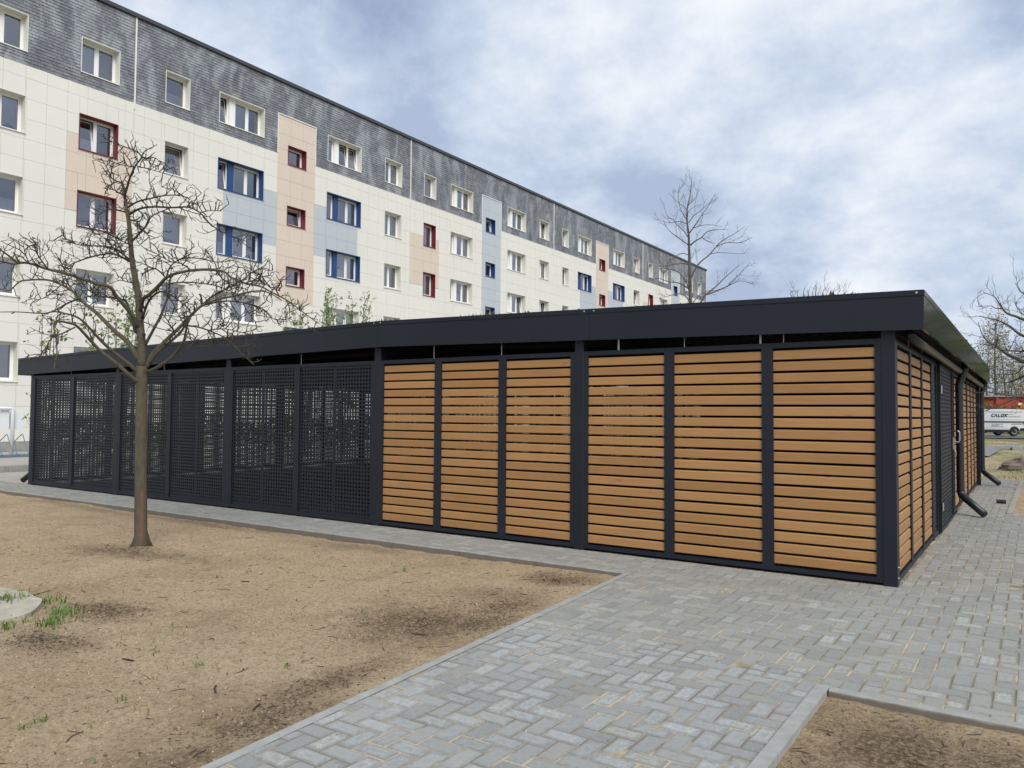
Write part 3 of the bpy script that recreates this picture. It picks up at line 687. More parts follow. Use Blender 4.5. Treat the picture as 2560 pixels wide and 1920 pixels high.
def downpipe(x, y, sgn, dy):
    m = MB(); ze = 2.32; R_ = .055
    pts = bend([(x+sgn*.16, y+.02, ze+.10), (x+sgn*.16, y+.02, ze-.05), (x+sgn*.075, y, ze-.30), (x+sgn*.075, y, .30), (x+sgn*.40, y+dy, .055)], .07)
    m.tube(pts, [R_]*len(pts), 16); o = m.build('downpipe', 'plastic_pipe', shed, smooth=True)
    c = MB()
    for z in (.33, 1.15, 1.94): c.tube([(x+sgn*.075, y, z), (x+sgn*.075, y, z+.045)], [R_+.004]*2, 16)
    c.build('pipe_socket', 'plastic_pipe', o, smooth=False)
    b = MB()
    for z in (.6, 1.75): b.box(min(x-sgn*.01, x+sgn*.02), max(x-sgn*.01, x+sgn*.02), y-.07, y+.07, z, z+.03)
    b.build('pipe_clip', 'galvanised', o)
downpipe(sx(13.9), 13.92, 1, -.35); downpipe(sx(20.1), 20.30, 1, -.30); downpipe(XL_, 7.80, -1, -.12)
# sedum growing over the roof edge
m = MB(); r2 = random.Random(3)
for i in range(2600):
    if r2.random() < .5: y = r2.uniform(7.9, 20.3); x = fr_x(y)-.06-abs(r2.gauss(0, .12)); 
    else: x = r2.uniform(-16.5, -1.0); y = FY0+.1+abs(r2.gauss(0, .3))
    if vnoise(np.array([x*1.3]), np.array([y*1.3]), 5, 1.6)[0] < .52: continue
    z = fb(min(x, FX1))+.345-.012; s = r2.uniform(.012, .045); a = r2.uniform(0, 6.28); c, d = math.cos(a)*s, math.sin(a)*s; h = r2.uniform(.0, .085)
    m.tri((x-c, y-d, z-.03), (x+c, y+d, z-.03+h*.3), (x+d*.5, y-c*.5, z+h))
m.build('roof_plants', 'sedum', shed, kind='stuff')

# ================================================================== THE APARTMENT BLOCK
S = 1.048; XB = -27*S
def FY(y): return y*S
def FZ(z): return CAM_H+(z-CAM_H)*S
BY0, BY1 = FY(1.2), FY(74.38)
block = empty('apartment_block', (XB, BY0, 0), **thing('long five storey apartment block in cream panels with slate hung top floor', 'building'))
WTOP = [14.37, 11.70, 9.04, 6.37, 3.70]; WBOT = [13.14, 10.46, 7.79, 5.13, 2.41]
joints = [1.2, 15.31, 30.33, 44.91, 59.33, 74.38]
# columns: (y0, y1, kind); segments mirror A B A B
columns = [(3.6, 5.75, 'T'), (9.5, 11.69, 'T'), (13.38, 14.74, 'D'),
           (16.5, 17.52, 'S'), (18.82, 21.03, 'T'), (24.58, 26.75, 'T'), (28.4, 29.67, 'D'),
           (31.42, 32.42, 'S'), (33.70, 35.78, 'T'), (39.33, 41.43, 'T'), (43.08, 44.31, 'D'),
           (46.05, 46.97, 'S'), (48.28, 50.32, 'T'), (53.85, 55.88, 'T'), (57.53, 58.72, 'D'),
           (60.45, 61.42, 'S'), (62.70, 64.62, 'T'), (68.82, 70.70, 'T'), (71.92, 73.0, 'D')]
stairs = [(7.1, 9.0, 'pale_blue', 7.55, 8.55), (21.76, 23.84, 'peach', 22.3, 23.33), (36.69, 38.64, 'pale_blue', 37.06, 38.03), (51.05, 53.04, 'peach', 51.57, 52.53), (65.45, 67.35, 'pale_blue', 65.97, 66.86)]
red = {(2, 1), (2, 2), (7, 1), (7, 2), (15, 1), (15, 2)}; blue = {(4, 1), (4, 2), (5, 1), (5, 2), (12, 1), (12, 2), (13, 1), (13, 2)}
wins = []        # (y0,y1,z0,z1,kind,reveal)
for ci, (a, b, k_) in enumerate(columns):
    for ri in range(5):
        wins.append((FY(a), FY(b), FZ(WBOT[ri]), FZ(WTOP[ri]), k_, 'red_reveal' if (ci, ri) in red else 'blue_reveal' if (ci, ri) in blue else 'cream_reveal', ci, ri))
for si, (a, b, c, y0, y1) in enumerate(stairs):
    for ri in range(4):
        z1 = 13.20-2.665*ri; wins.append((FY(y0), FY(y1), FZ(z1-.845), FZ(z1), 'P', ('red_reveal' if c == 'peach' and ri < 3 else 'blue_reveal'), 100+si, ri))
holes = [w_[:4] for w_ in wins]
def cut(rects, hs, grow=0.):
    for (a, b, c, d) in hs:
        a -= grow; b += grow; c -= grow; d += grow; out = []
        for (y0, y1, z0, z1) in rects:
            if b <= y0 or a >= y1 or d <= z0 or c >= z1: out.append((y0, y1, z0, z1)); continue
            if y0 < a: out.append((y0, a, z0, z1))
            if y1 > b: out.append((b, y1, z0, z1))
            ya, yb = max(y0, a), min(y1, b)
            if z0 < c: out.append((ya, yb, z0, c))
            if z1 > d: out.append((ya, yb, d, z1))
        rects = out
    return rects
ZSL, ZTOP, ZCAP = FZ(12.71), FZ(15.86), FZ(16.0); ZPL = .45
# core of the building and the wall behind the cladding
m = MB(); m.box(XB-12.4, XB-.80, BY0, BY1, .0, ZTOP-.02); m.build('core', 'dark_room', block)
edges_y = sorted({BY0, BY1} | {h[0] for h in holes} | {h[1] for h in holes}); m = MB()
for y0, y1 in zip(edges_y, edges_y[1:]):
    for (a, b, c, d) in cut([(y0, y1, .1, ZTOP)], [h for h in holes if h[0] < y1-1e-6 and h[1] > y0+1e-6]):
        m.quad((XB-.045, a, c), (XB-.045, b, c), (XB-.045, b, d), (XB-.045, a, d))
m.box(XB-.5, XB-.046, BY1-.04, BY1, .1, ZTOP); m.build('wall', 'backing', block)
m = MB(); m.box(XB-12.45, XB-.01, BY1+.001, BY1+.05, .1, ZTOP-.01); m.build('end_wall', 'slate', block)
m = MB(); m.box(XB-.044, XB+.0, BY0, BY1, .1, ZPL-.01); m.build('plinth', 'plinth', block)
m = MB(); m.box(XB-12.6, XB+.09, BY0-.1, BY1+.1, ZTOP, ZCAP); m.build('roof', 'roof_cap', block)
# colour of each cladding field
patches = [(12.84, 15.31, 8.30, 10.955, 1), (30.33, 32.75, 8.30, 10.955, 1), (59.33, 61.75, 8.30, 10.955, 1),
           (19.1, 21.76, 8.63, 10.955, 2), (23.84, 26.54, 8.63, 10.955, 2), (48.6, 51.05, 8.63, 10.955, 2), (53.04, 55.6, 8.63, 10.955, 2)]
PM = ['cream', 'peach', 'pale_blue']
cols = []
for si in range(5):
    s0, s1 = joints[si], joints[si+1]; a, b = stairs[si][:2]
    cols += [(s0+.012, s0+.40)]
    for lo, hi, n in ((s0+.40, a, 9), (a, b, 3), (b, s1-.33, 9)):
        e_ = np.linspace(lo, hi, n+1); cols += list(zip(e_, e_[1:]))
    cols += [(s1-.33, s1-.012)]
rows_c = [12.71, 12.29]+[12.29-.6665*i for i in range(1, 18)]
rows_c = [z for z in rows_c if FZ(z) > ZPL+.1]; zrow = [FZ(z) for z in rows_c]+[ZPL]
zrow_st = [FZ(z) for z in (14.41, 14.29, 13.62, 12.96)]
panels = []
for (y0, y1) in cols:
    yc = (y0+y1)/2; st = next((s_ for s_ in stairs if s_[0] <= yc <= s_[1]), None)
    zr = zrow
    if st: zr = zrow_st+zrow[1:]
    for zt, zb_ in zip(zr, zr[1:]):
        segs = [(FY(y0), FY(y1), zb_, zt)]
        zc = (zt+zb_)/2; col = 0; sub = []
        if st and zb_ > FZ(5.9 if st[2] == 'peach' else 3.0): sub = [(segs[0], 1 if st[2] == 'peach' else 2)]
        else:
            p_ = next((p for p in patches if p[0]-.02 <= yc <= p[1]+.25 and FZ(p[2]) < zt-.02 and FZ(p[3]) > zb_+.02), None)
            if p_:
                a, b, c, d = FY(p_[0]), FY(p_[1]), FZ(p_[2]), FZ(p_[3]); r = segs[0]
                ins = (max(r[0], a), min(r[1], b), max(r[2], c), min(r[3], d))
                if ins[1]-ins[0] > .02 and ins[3]-ins[2] > .02:
                    sub = [(ins, p_[4])]+[(q, 0) for q in cut([r], [ins]) if q[1]-q[0] > .02 and q[3]-q[2] > .02]
            if not sub: sub = [(segs[0], 0)]
        for r, c in sub:
            for (a, b, lo, hi) in cut([r], [h for h in holes if h[0] < r[1] and h[1] > r[0]], .0):
                if b-a > .015 and hi-lo > .015: panels.append((a, b, lo, hi, c))
def area_of(y0, y1, z0, z1):
    p = to_px((XB, (y0+y1)/2, (z0+z1)/2))
    if p is None or not (-15 < p[0] < 2575 and -15 < p[1] < 960): return 0
    q = to_px((XB, (y0+y1)/2+.1, (z0+z1)/2)); return (y1-y0)*(z1-z0)/p[2]*abs(q[0]-p[0])
# hide rank for fields behind the shelter roof
def vis_rank(a): return -area_of(*a[:4]) if to_px((XB, (a[0]+a[1])/2, (a[2]+a[3])/2)) is not None and to_px((XB, (a[0]+a[1])/2, (a[2]+a[3])/2))[1] < 900 else 0
rank = sorted(range(len(panels)), key=lambda i: vis_rank(panels[i])); single = set(rank[:300])
rest = MB(); g2 = .0035; pr = random.Random(11)
def panel_box(m, a, b, lo, hi, x0, x1, mi=0):
    i = len(m.v); m.v += [(x1, a, lo), (x1, b, lo), (x1, b, hi), (x1, a, hi), (x0, a, lo), (x0, b, lo), (x0, b, hi), (x0, a, hi)]
    for f in ((0, 1, 2, 3), (4, 5, 1, 0), (5, 6, 2, 1), (6, 7, 3, 2), (7, 4, 0, 3)): m.f.append(tuple(i+j for j in f)); m.u.append(None); m.mi.append(mi)
for i, (a, b, lo, hi, c) in enumerate(panels):
    dx = pr.uniform(-.002, .002); a += g2; b -= g2; lo += g2; hi -= g2
    if i in single:
        m = MB(); panel_box(m, a, b, lo, hi, XB-.03, XB+dx); m.build('facade_panel', PM[c], block)
    else: panel_box(rest, a, b, lo, hi, XB-.03, XB+dx, c)
rest.build('facade_panels', PM, block, (XB, BY0, 0), kind='stuff')
# slates of the top floor
SW, SH = .212, .1135; st_holes = holes+[(FY(s_[0]-.02), FY(s_[1]+.02), FZ(12), FZ(14.44)) for s_ in stairs]+[(FY(j)-.03, FY(j)+.03, 0, 99) for j in joints[1:-1]]
slates = []; row = 0; z = ZSL
while z < ZTOP-.02:
    z1 = min(z+SH, ZTOP); y = BY0+(SW/2 if row % 2 else 0)-.02*(row % 3)
    while y < BY1:
        r = (max(y, BY0), min(y+SW, BY1), z, z1)
        hs = [h for h in st_holes if h[0] < r[1] and h[1] > r[0] and h[2] < r[3] and h[3] > r[2]]
        for q in (cut([r], hs) if hs else [r]):
            if q[1]-q[0] > .02 and q[3]-q[2] > .015: slates.append(q)
        y += SW
    z += SH; row += 1
rank = sorted(range(len(slates)), key=lambda i: -area_of(*slates[i])); single = set(rank[:300]); rest = MB(); cache = {}
def slate_geo(m, a, b, lo, hi, t):
    i = len(m.v); x0 = XB-.004; m.v += [(x0+t, a, lo), (x0+t, b, lo), (x0, b, hi), (x0, a, hi), (x0-.02, a, lo), (x0-.02, b, lo), (x0-.02, b, hi), (x0-.02, a, hi)]
    for f in ((0, 1, 2, 3), (4, 5, 1, 0), (5, 6, 2, 1), (7, 4, 0, 3)): m.f.append(tuple(i+j for j in f)); m.u.append(None); m.mi.append(0)
for i, (a, b, lo, hi) in enumerate(slates):
    t = .016+pr.uniform(-.005, .006); a += .004; b -= .004; lo += pr.uniform(-.003, .003)
    if i in single:
        m = MB(); slate_geo(m, a, b, lo, hi, t); m.build('slate', 'slate', block)
    else: slate_geo(rest, a, b, lo, hi, t)
rest.build('slates', 'slate', block, (XB, BY0, 0), kind='stuff')
# joint covers and the trims round the stair fields
for j in joints[1:-1]:
    m = MB(); m.box(XB-.02, XB+.03, FY(j)-.028, FY(j)+.028, ZSL-.25, ZTOP-.002); m.build('joint_cover', 'metal_trim', block)
    m = MB(); m.box(XB-.02, XB+.004, FY(j)-.010, FY(j)+.010, ZPL, ZSL-.252); m.build('joint_cover', 'cream', block)
for (a, b, c, _, _) in stairs:
    m = MB(); z1 = FZ(14.43)
    m.box(XB-.02, XB+.022, FY(a)-.045, FY(a)-.003, ZSL, z1); m.box(XB-.02, XB+.022, FY(b)+.003, FY(b)+.045, ZSL, z1); m.box(XB-.02, XB+.024, FY(a)-.045, FY(b)+.045, z1+.001, z1+.045); m.build('trim', 'metal_trim', block)
m = MB(); m.box(XB-.02, XB+.018, BY1-.035, BY1+.06, ZPL, ZTOP-.002); m.build('trim', 'metal_trim', block)
# windows
wr = random.Random(21)
def make_window(y0, y1, z0, z1, kind, rv, ci, ri):
    D = .35; t = .028; xo = XB+.018
    m = MB()
    # surround and reveal
    m.box(XB-D, xo, y0, y0+t, z0, z1); m.box(XB-D, xo, y1-t, y1, z0, z1); m.box(XB-D, xo-.001, y0+t, y1-t, z1-t, z1-.0005); m.box(XB-D, xo-.001, y0+t, y1-t, z0+.0005, z0+t)
    W = m.build('window', rv, block)
    m = MB(); m.box(XB-D, XB+.045, y0-.01, y1+.01, z0-.014, z0-.001); m.build('sill', rv if rv != 'cream_reveal' else 'upvc', W)
    ya, yb, za, zb_ = y0+t, y1-t, z0+t, z1-t
    lights = []
    if kind == 'T':
        w_ = yb-ya; pa = ya+w_*.27; pb = ya+w_*.40
        m = MB(); m.box(XB-D, XB-.20, pa, pb, za+.0008, zb_-.0008); m.build('pier', rv if rv != 'cream_reveal' else 'upvc', W)
        lights = [[(ya, pa, 1)], [(pb, yb, 2)]]
    elif kind == 'D': lights = [[(ya, yb, 2)]]
    else: lights = [[(ya, yb, 1)]]
    for grp in lights:
        for (a, b, n) in grp:
            f = .055; xf = XB-D+.06; m = MB()
            m.box(XB-D, xf, a+.0008, a+f, za+.0008, zb_-.0008); m.box(XB-D, xf, b-f, b-.0008, za+.0008, zb_-.0008); m.box(XB-D, xf-.001, a+f, b-f, zb_-f, zb_-.0008); m.box(XB-D, xf-.001, a+f, b-f, za+.0008, za+f+.02)
            if n == 2: c = (a+b)/2; m.box(XB-D, xf+.001, c-.05, c+.05, za+f+.02, zb_-f)
            m.build('frame', 'upvc', W)
            cells = [(a+f, b-f)] if n == 1 else [(a+f, (a+b)/2-.05), ((a+b)/2+.05, b-f)]
            for (p, q) in cells:
                lo, hi = za+f+.02, zb_-f; s = .032
                tilted = wr.random() < .16 and ri < 4
                m = MB(); x1 = XB-D+.045; x0 = x1-.04
                m.box(x0, x1, p+.001, p+s, lo+.001, hi-.001); m.box(x0, x1, q-s, q-.001, lo+.001, hi-.001); m.box(x0, x1-.001, p+s, q-s, hi-s, hi-.001); m.box(x0, x1-.001, p+s, q-s, lo+.001, lo+s)
                sash = m.build('sash', 'upvc', W, origin=(x0, (p+q)/2, lo))
                g_ = MB(); xg = x1-.018; j = wr.uniform(-.002, .002); j2 = wr.uniform(-.003, .003)
                g_.quad((xg, p+s, lo+s), (xg+j, q-s, lo+s), (xg+j+j2, q-s, hi-s), (xg+j2, p+s, hi-s)); 
                pane = g_.build('pane', 'window_glass', W if not tilted else W, origin=(x0, (p+q)/2, lo))
                if tilted: sash.rotation_euler = (0, rad(-8), 0); pane.rotation_euler = (0, rad(-8), 0)
                rc = wr.random()
                if kind != 'P' and rc < .62:
                    # net curtain, full or half height, hung in folds
                    top = hi if rc < .34 else lo+(hi-lo)*wr.uniform(.35, .5); c_ = MB(); nn = 14; xc = XB-D-.05
                    ys_ = np.linspace(p-.02, q+.02, nn); hem = wr.uniform(0, .25) if rc < .2 else 0
                    for u0, u1, k0 in zip(ys_, ys_[1:], range(nn)):
                        d0, d1 = .012*math.sin(k0*2.1), .012*math.sin((k0+1)*2.1)
                        h0 = lo+hem*(hi-lo)*(1-abs(2*k0/nn-1)); h1 = lo+hem*(hi-lo)*(1-abs(2*(k0+1)/nn-1))
                        c_.quad((xc+d0, u0, h0), (xc+d1, u1, h1), (xc+d1, u1, top), (xc+d0, u0, top))
                    c_.build('curtain', 'curtain', W)
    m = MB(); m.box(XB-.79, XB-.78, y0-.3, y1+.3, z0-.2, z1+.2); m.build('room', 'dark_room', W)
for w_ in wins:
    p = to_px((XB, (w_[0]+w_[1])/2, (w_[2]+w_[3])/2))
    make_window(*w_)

# ================================================================== TREES
def smooth(pts, k_=4):
    P = [Vector(p) for p in pts]
    if len(P) < 3: return P
    P = [P[0]*2-P[1]]+P+[P[-1]*2-P[-2]]; out = []
    for a, b, c, d in zip(P, P[1:], P[2:], P[3:]):
        for i in range(k_):
            t = i/k_; out.append(.5*((2*b)+(c-a)*t+(2*a-5*b+4*c-d)*t*t+(3*b-a-3*c+d)*t**3))
    out.append(P[-2]); return out
def limb_tube(m, pts, r0, r1, n=7, k_=4, power=.8):
    q = smooth(pts, k_); N = len(q)-1; m.tube(q, [r0+(r1-r0)*(i/N)**power for i in range(N+1)], n); return q
def twig(m, p, d, L, r, rr, gnarl=.6, depth=2, up=.12, n=4):
    seg = max(2, int(L/.05)); pts = [p.copy()]; cur = p.copy(); dd = d.normalized()
    for i in range(seg):
        dd = (dd+Vector((rr.gauss(0, gnarl), rr.gauss(0, gnarl), rr.gauss(up, gnarl)))*.55).normalized()
        cur = cur+dd*(L/seg)*rr.uniform(.7, 1.3); pts.append(cur.copy())
        if depth > 0 and rr.random() < .62:
            side = dd.cross(Vector((rr.gauss(0, 1), rr.gauss(0, 1), rr.gauss(0, 1)))).normalized()
            twig(m, cur, dd*.5+side, L*rr.uniform(.30, .65), r*.72, rr, gnarl, depth-1, up, n)
    m.tube(pts, [r*(1-.5*i/seg) for i in range(seg+1)], n, False)

# ---- the bare ornamental tree in the sand
D0 = (px_ground(353, 1366, -.02)-Vector((0, 0, CAM_H))).dot(_F)
tb = px_ground(353, 1366, -.03)
T1 = empty('ornamental_tree', tuple(tb), **thing('bare young tree with gnarled twigs standing in the sandy ground', 'tree'))
def P3(path, d1, d0=0.):
    n = len(path)-1; return [px_depth(x, y, D0+d0+(d1-d0)*(i/max(n, 1))) for i, (x, y) in enumerate(path)]
m = MB(); tr_pts = [(353, 1372), (352, 1330), (352, 1250), (352, 1180), (353, 1100), (354, 1020), (354, 960), (355, 915)]
tw = [.082, .068, .066, .063, .064, .061, .060, .062]
pp = P3(tr_pts, 0); q = smooth(pp, 3); rr_ = np.interp(np.linspace(0, 1, len(q)), np.linspace(0, 1, len(tw)), tw); m.tube(q, list(rr_), 18); 
rk = random.Random(2)
for i in range(7):                                     # root flare
    a = i*.9+.3; c = Vector(tb); m.tube([c+Vector((math.cos(a)*.035, math.sin(a)*.035, .16)), c+Vector((math.cos(a)*.075, math.sin(a)*.075, .045)), c+Vector((math.cos(a)*.12, math.sin(a)*.12, -.02))], [.03, .026, .012], 6)
m.build('trunk', 'bark', T1, tuple(tb), smooth=True)
LIMBS = [  # path, r0, r1, depth at tip, depth at root, twig density
 ([(355,918),(354,857),(350,809),(346,745),(338,697),(330,649),(327,613),(323,564),(318,528),(312,492),(305,453)], .052, .014, .1, 0, .5),
 ([(311,490),(318,468),(325,444),(340,412),(354,392),(335,376),(304,364),(263,347)], .016, .004, -.25, .06, 1),
 ([(354,392),(370,396),(388,395),(407,412),(417,429)], .008, .003, -.3, -.1, 1.3), ([(345,416),(369,422),(412,434)], .007, .003, .2, 0, 1.3),
 ([(305,458),(280,446),(270,424),(253,395)], .010, .004, .3, .1, 1.5), ([(335,417),(296,410),(270,398)], .007, .003, -.3, 0, 1.3), ([(306,487),(284,475),(258,471)], .008, .003, .4, .1, 1.6),
 ([(320,518),(345,504),(381,495),(410,489),(441,488),(470,494)], .012, .004, -.5, .05, 1.2), ([(325,535),(349,522),(383,517),(429,519),(472,518),(501,533),(523,557),(545,574),(574,588),(612,602)], .014, .004, -.9, .05, .9),
 ([(472,518),(490,508),(504,506)], .006, .003, -.6, -.5, 1.5), ([(501,531),(528,526),(554,528)], .006, .003, -.7, -.6, 1.8),
 ([(313,530),(284,524),(265,526),(248,538),(241,552)], .010, .004, -.3, .05, 1.3), ([(330,603),(349,583),(366,564),(378,542),(400,530),(424,521)], .014, .005, .5, .05, 1.5), ([(328,550),(342,555),(352,572),(372,590),(375,610)], .011, .004, -.5, .05, 1.6),
 ([(323,653),(301,641),(277,634),(241,639),(207,649),(178,661),(159,678)], .014, .005, -.5, .03, 1.4), ([(323,648),(284,620),(241,615),(188,610),(152,586)], .012, .004, .6, .03, 2.),
 ([(300,640),(280,615),(262,596),(230,578)], .008, .003, .3, 0, 2.), ([(327,613),(300,600),(280,590),(250,575)], .008, .003, -.4, .03, 1.8),
 ([(347,818),(330,788),(311,764),(289,738),(275,718),(241,709),(205,697),(169,685),(120,673),(72,658),(43,656),(24,641),(0,624),(-40,600)], .026, .007, -1.3, 0, 1.),
 ([(120,673),(96,640),(84,612),(74,600)], .008, .003, -1.1, -.9, 1.9), ([(72,658),(62,630),(58,610)], .007, .003, -1., -1., 1.7), ([(60,657),(30,660),(0,652),(-25,650)], .009, .003, -1.3, -1.1, 1.6),
 ([(348,900),(321,857),(289,830),(265,806),(241,782),(217,763),(198,746),(183,729),(154,712),(120,700),(72,700),(48,705),(22,727),(0,722)], .030, .006, .9, 0, .9),
 ([(198,746),(169,758),(145,772),(120,782),(92,783),(48,780),(0,780)], .012, .005, .2, .45, .5), ([(183,729),(165,700),(160,672),(148,650)], .010, .004, 1., .5, 2.), ([(154,712),(125,735),(100,748),(70,745)], .007, .003, .9, .6, 1.6),
 ([(346,930),(313,903),(277,874),(253,852),(231,828),(205,801),(183,789),(154,782),(130,777)], .024, .006, -.8, 0, .8), ([(154,782),(140,795),(145,800),(160,790)], .006, .003, -.8, -.7, 1.),
 ([(354,960),(325,939),(289,907),(253,879),(227,852),(210,833),(193,816),(178,809),(137,805),(140,845),(142,881),(135,924)], .026, .005, -1.1, 0, .35), ([(188,818),(157,833),(130,845),(118,864),(111,881),(87,891)], .008, .003, -1.2, -.8, 1.), ([(182,806),(180,795),(183,785)], .006, .003, -.9, -.8, 1.),
 ([(340,830),(325,785),(316,755),(294,747),(241,740),(212,743)], .020, .006, .8, 0, 1.8), ([(241,740),(215,720),(200,700)], .007, .003, .9, .6, 2.),
 ([(351,775),(358,748),(373,737),(400,711),(415,695),(439,684),(479,676),(519,674),(559,679),(580,695),(612,708),(651,716),(678,730),(718,751),(757,780),(792,806)], .024, .005, -1.2, 0, 1.1),
 ([(415,695),(426,666),(447,650),(468,645),(505,647),(540,655),(572,653)], .010, .004, .3, -.2, 1.8), ([(539,676),(560,700),(590,715),(620,725)], .008, .003, .2, -.4, 2.), ([(479,676),(455,660),(430,655),(400,640),(385,630)], .008, .003, -.7, -.3, 2.),
 ([(415,695),(395,675),(375,668),(360,672)], .008, .003, -.6, -.2, 1.8), ([(612,708),(640,700),(665,712),(700,728)], .006, .003, -1.3, -.8, 1.8),
 ([(363,862),(383,825),(400,793),(413,761),(423,729),(425,700),(432,690)], .019, .008, .9, 0, .8), ([(425,708),(460,706),(500,708),(545,716),(590,735),(615,760)], .010, .004, 1.2, .8, 2.),
 ([(356,795),(370,756),(386,737),(407,729),(439,745),(468,769),(480,790)], .015, .005, -.6, 0, 1.4), ([(407,729),(430,755),(445,785),(455,800)], .008, .003, -.5, -.4, 1.6),
 ([(366,918),(381,886),(407,859),(434,833),(458,809),(484,782),(505,764),(545,748),(585,740),(612,732),(651,727),(678,735),(704,751)], .028, .006, .5, 0, .9),
 ([(505,764),(503,743),(498,735)], .014, .008, .3, .3, .5), ([(505,764),(532,740),(572,719),(606,700),(633,679),(665,663)], .015, .004, 1., .3, 1.4), ([(505,764),(559,753),(606,756),(651,769),(678,793),(704,806)], .010, .004, -.2, .3, 1.4),
 ([(630,680),(655,690),(672,690),(683,672)], .006, .003, 1., .9, 1.5), ([(545,748),(555,790),(560,820)], .006, .003, .5, .3, 1.8), ([(606,756),(620,780),(640,806)], .006, .003, -.2, 0, 1.4),
 ([(370,912),(395,880),(426,854),(452,830),(470,800),(486,778)], .022, .009, -.3, .02, .5), ([(369,930),(394,918),(426,897),(447,873),(460,851),(468,812),(476,795)], .022, .009, -.9, 0, .4),
 ([(463,814),(492,817),(527,828),(559,843),(585,865),(606,886),(620,899),(635,912)], .010, .004, -1.2, -.5, .9), ([(478,862),(500,860),(532,861),(574,865)], .005, .003, -1.3, -.9, 1.2), ([(470,820),(478,850),(487,853),(468,872)], .007, .004, -1.2, -.8, .6),
 ([(521,826),(559,822),(598,830),(625,836)], .006, .003, -.8, -.7, 1.5), ([(440,845),(430,820),(410,790),(400,793)], .007, .003, -.6, -.2, 1.), ([(350,800),(400,822),(440,826)], .006, .004, -.7, 0, .4), ([(334,707),(312,703),(300,692),(292,698)], .007, .003, -.3, 0, 1.3)]
rt = random.Random(44); tm = MB()
for path, r0, r1, d1, d0, dens in LIMBS:
    pts = P3(path, d1, d0); mm = MB(); q = limb_tube(mm, pts, r0, r1, 8 if r0 > .012 else 6); mm.build('branch', 'bark' if r0 > .02 else 'twig', T1, tuple(pts[0]), smooth=True)
    L = sum((b-a).length for a, b in zip(q, q[1:])); acc = 0; start = .35 if r0 > .018 else .08; step = .070/max(dens, .2); nxt = L*start
    for a, b in zip(q, q[1:]):
        s = (b-a).length
        while acc+s > nxt:
            p = a.lerp(b, (nxt-acc)/s); dirn = (b-a).normalized(); f = nxt/L
            side = dirn.cross(Vector((rt.gauss(0, 1), rt.gauss(0, 1), rt.gauss(0, 1)))).normalized(); side.z += .35
            twig(tm, p, dirn*.5+side, rt.uniform(.07, .25)*(1.15-.3*f), .0062, rt, .62, 2 if rt.random() < .6 else 1)
            nxt += step*rt.uniform(.5, 1.6)
        acc += s
tm.build('twigs', 'twig', T1, tuple(tb), kind='stuff')
m = MB(); c = px_depth(360, 837, D0-.05); m.tube([c, c+Vector((-_F*.02))], [.022, .017], 10); m.build('knot', 'black_plastic', T1)

# ---- other bare trees: limbs traced over their silhouettes, at their own distances
def bare_tree(name, label, base, limbs, conv, depth, dd, tmat, bmat, seed, tl, tr, tdens, root_idx=0, group=None, twig_depth=2):
    root = empty(name, tuple(base), **thing(label, 'tree', group)); r3 = random.Random(seed); tmm = MB()
    for i, (path, r0, r1) in enumerate(limbs):
        d1 = r3.uniform(-dd, dd) if i else 0; n = len(path)-1
        pts = [px_depth(*conv(x, y), depth+d1*(j/n)) for j, (x, y) in enumerate(path)]
        if i == 0: pts = [Vector(base)]+pts
        mm = MB(); q = limb_tube(mm, pts, r0, r1, 8 if i == 0 else 6); mm.build('trunk' if i == 0 else 'branch', bmat, root, tuple(pts[0]), smooth=True)
        L = sum((b-a).length for a, b in zip(q, q[1:])); acc = 0; nxt = L*(.55 if i == 0 else .18)
        for a, b in zip(q, q[1:]):
            s = (b-a).length
            while s > 0 and acc+s > nxt:
                p = a.lerp(b, (nxt-acc)/s); dirn = (b-a).normalized(); side = dirn.cross(Vector((r3.gauss(0, 1), r3.gauss(0, 1), r3.gauss(0, 1)))).normalized(); side.z += .25
                twig_l(tmm, p, dirn*.9+side*.8, r3.uniform(.4, 1.)*tl, tr, r3, twig_depth); nxt += r3.uniform(.5, 1.5)/tdens
            acc += s
    tmm.build('twigs', tmat, root, tuple(base), kind='stuff'); return root
def twig_l(m, p, d, L, r, rr, depth):
    seg = 4; pts = [p.copy()]; cur = p.copy(); dd = d.normalized()
    for i in range(seg):
        dd = (dd+Vector((rr.gauss(0, .2), rr.gauss(0, .2), rr.gauss(.06, .2)))).normalized(); cur = cur+dd*(L/seg); pts.append(cur.copy())
        if depth > 0 and rr.random() < .75:
            side = dd.cross(Vector((rr.gauss(0, 1), rr.gauss(0, 1), rr.gauss(0, 1)))).normalized(); twig_l(m, cur, dd+side*.8, L*rr.uniform(.35, .6), r*.7, rr, depth-1)
    m.tube(pts, [r*(1-.6*i/seg) for i in range(seg+1)], 3, False)
cv = lambda x, y: (1600+x/4.609, 420+y/4.609)
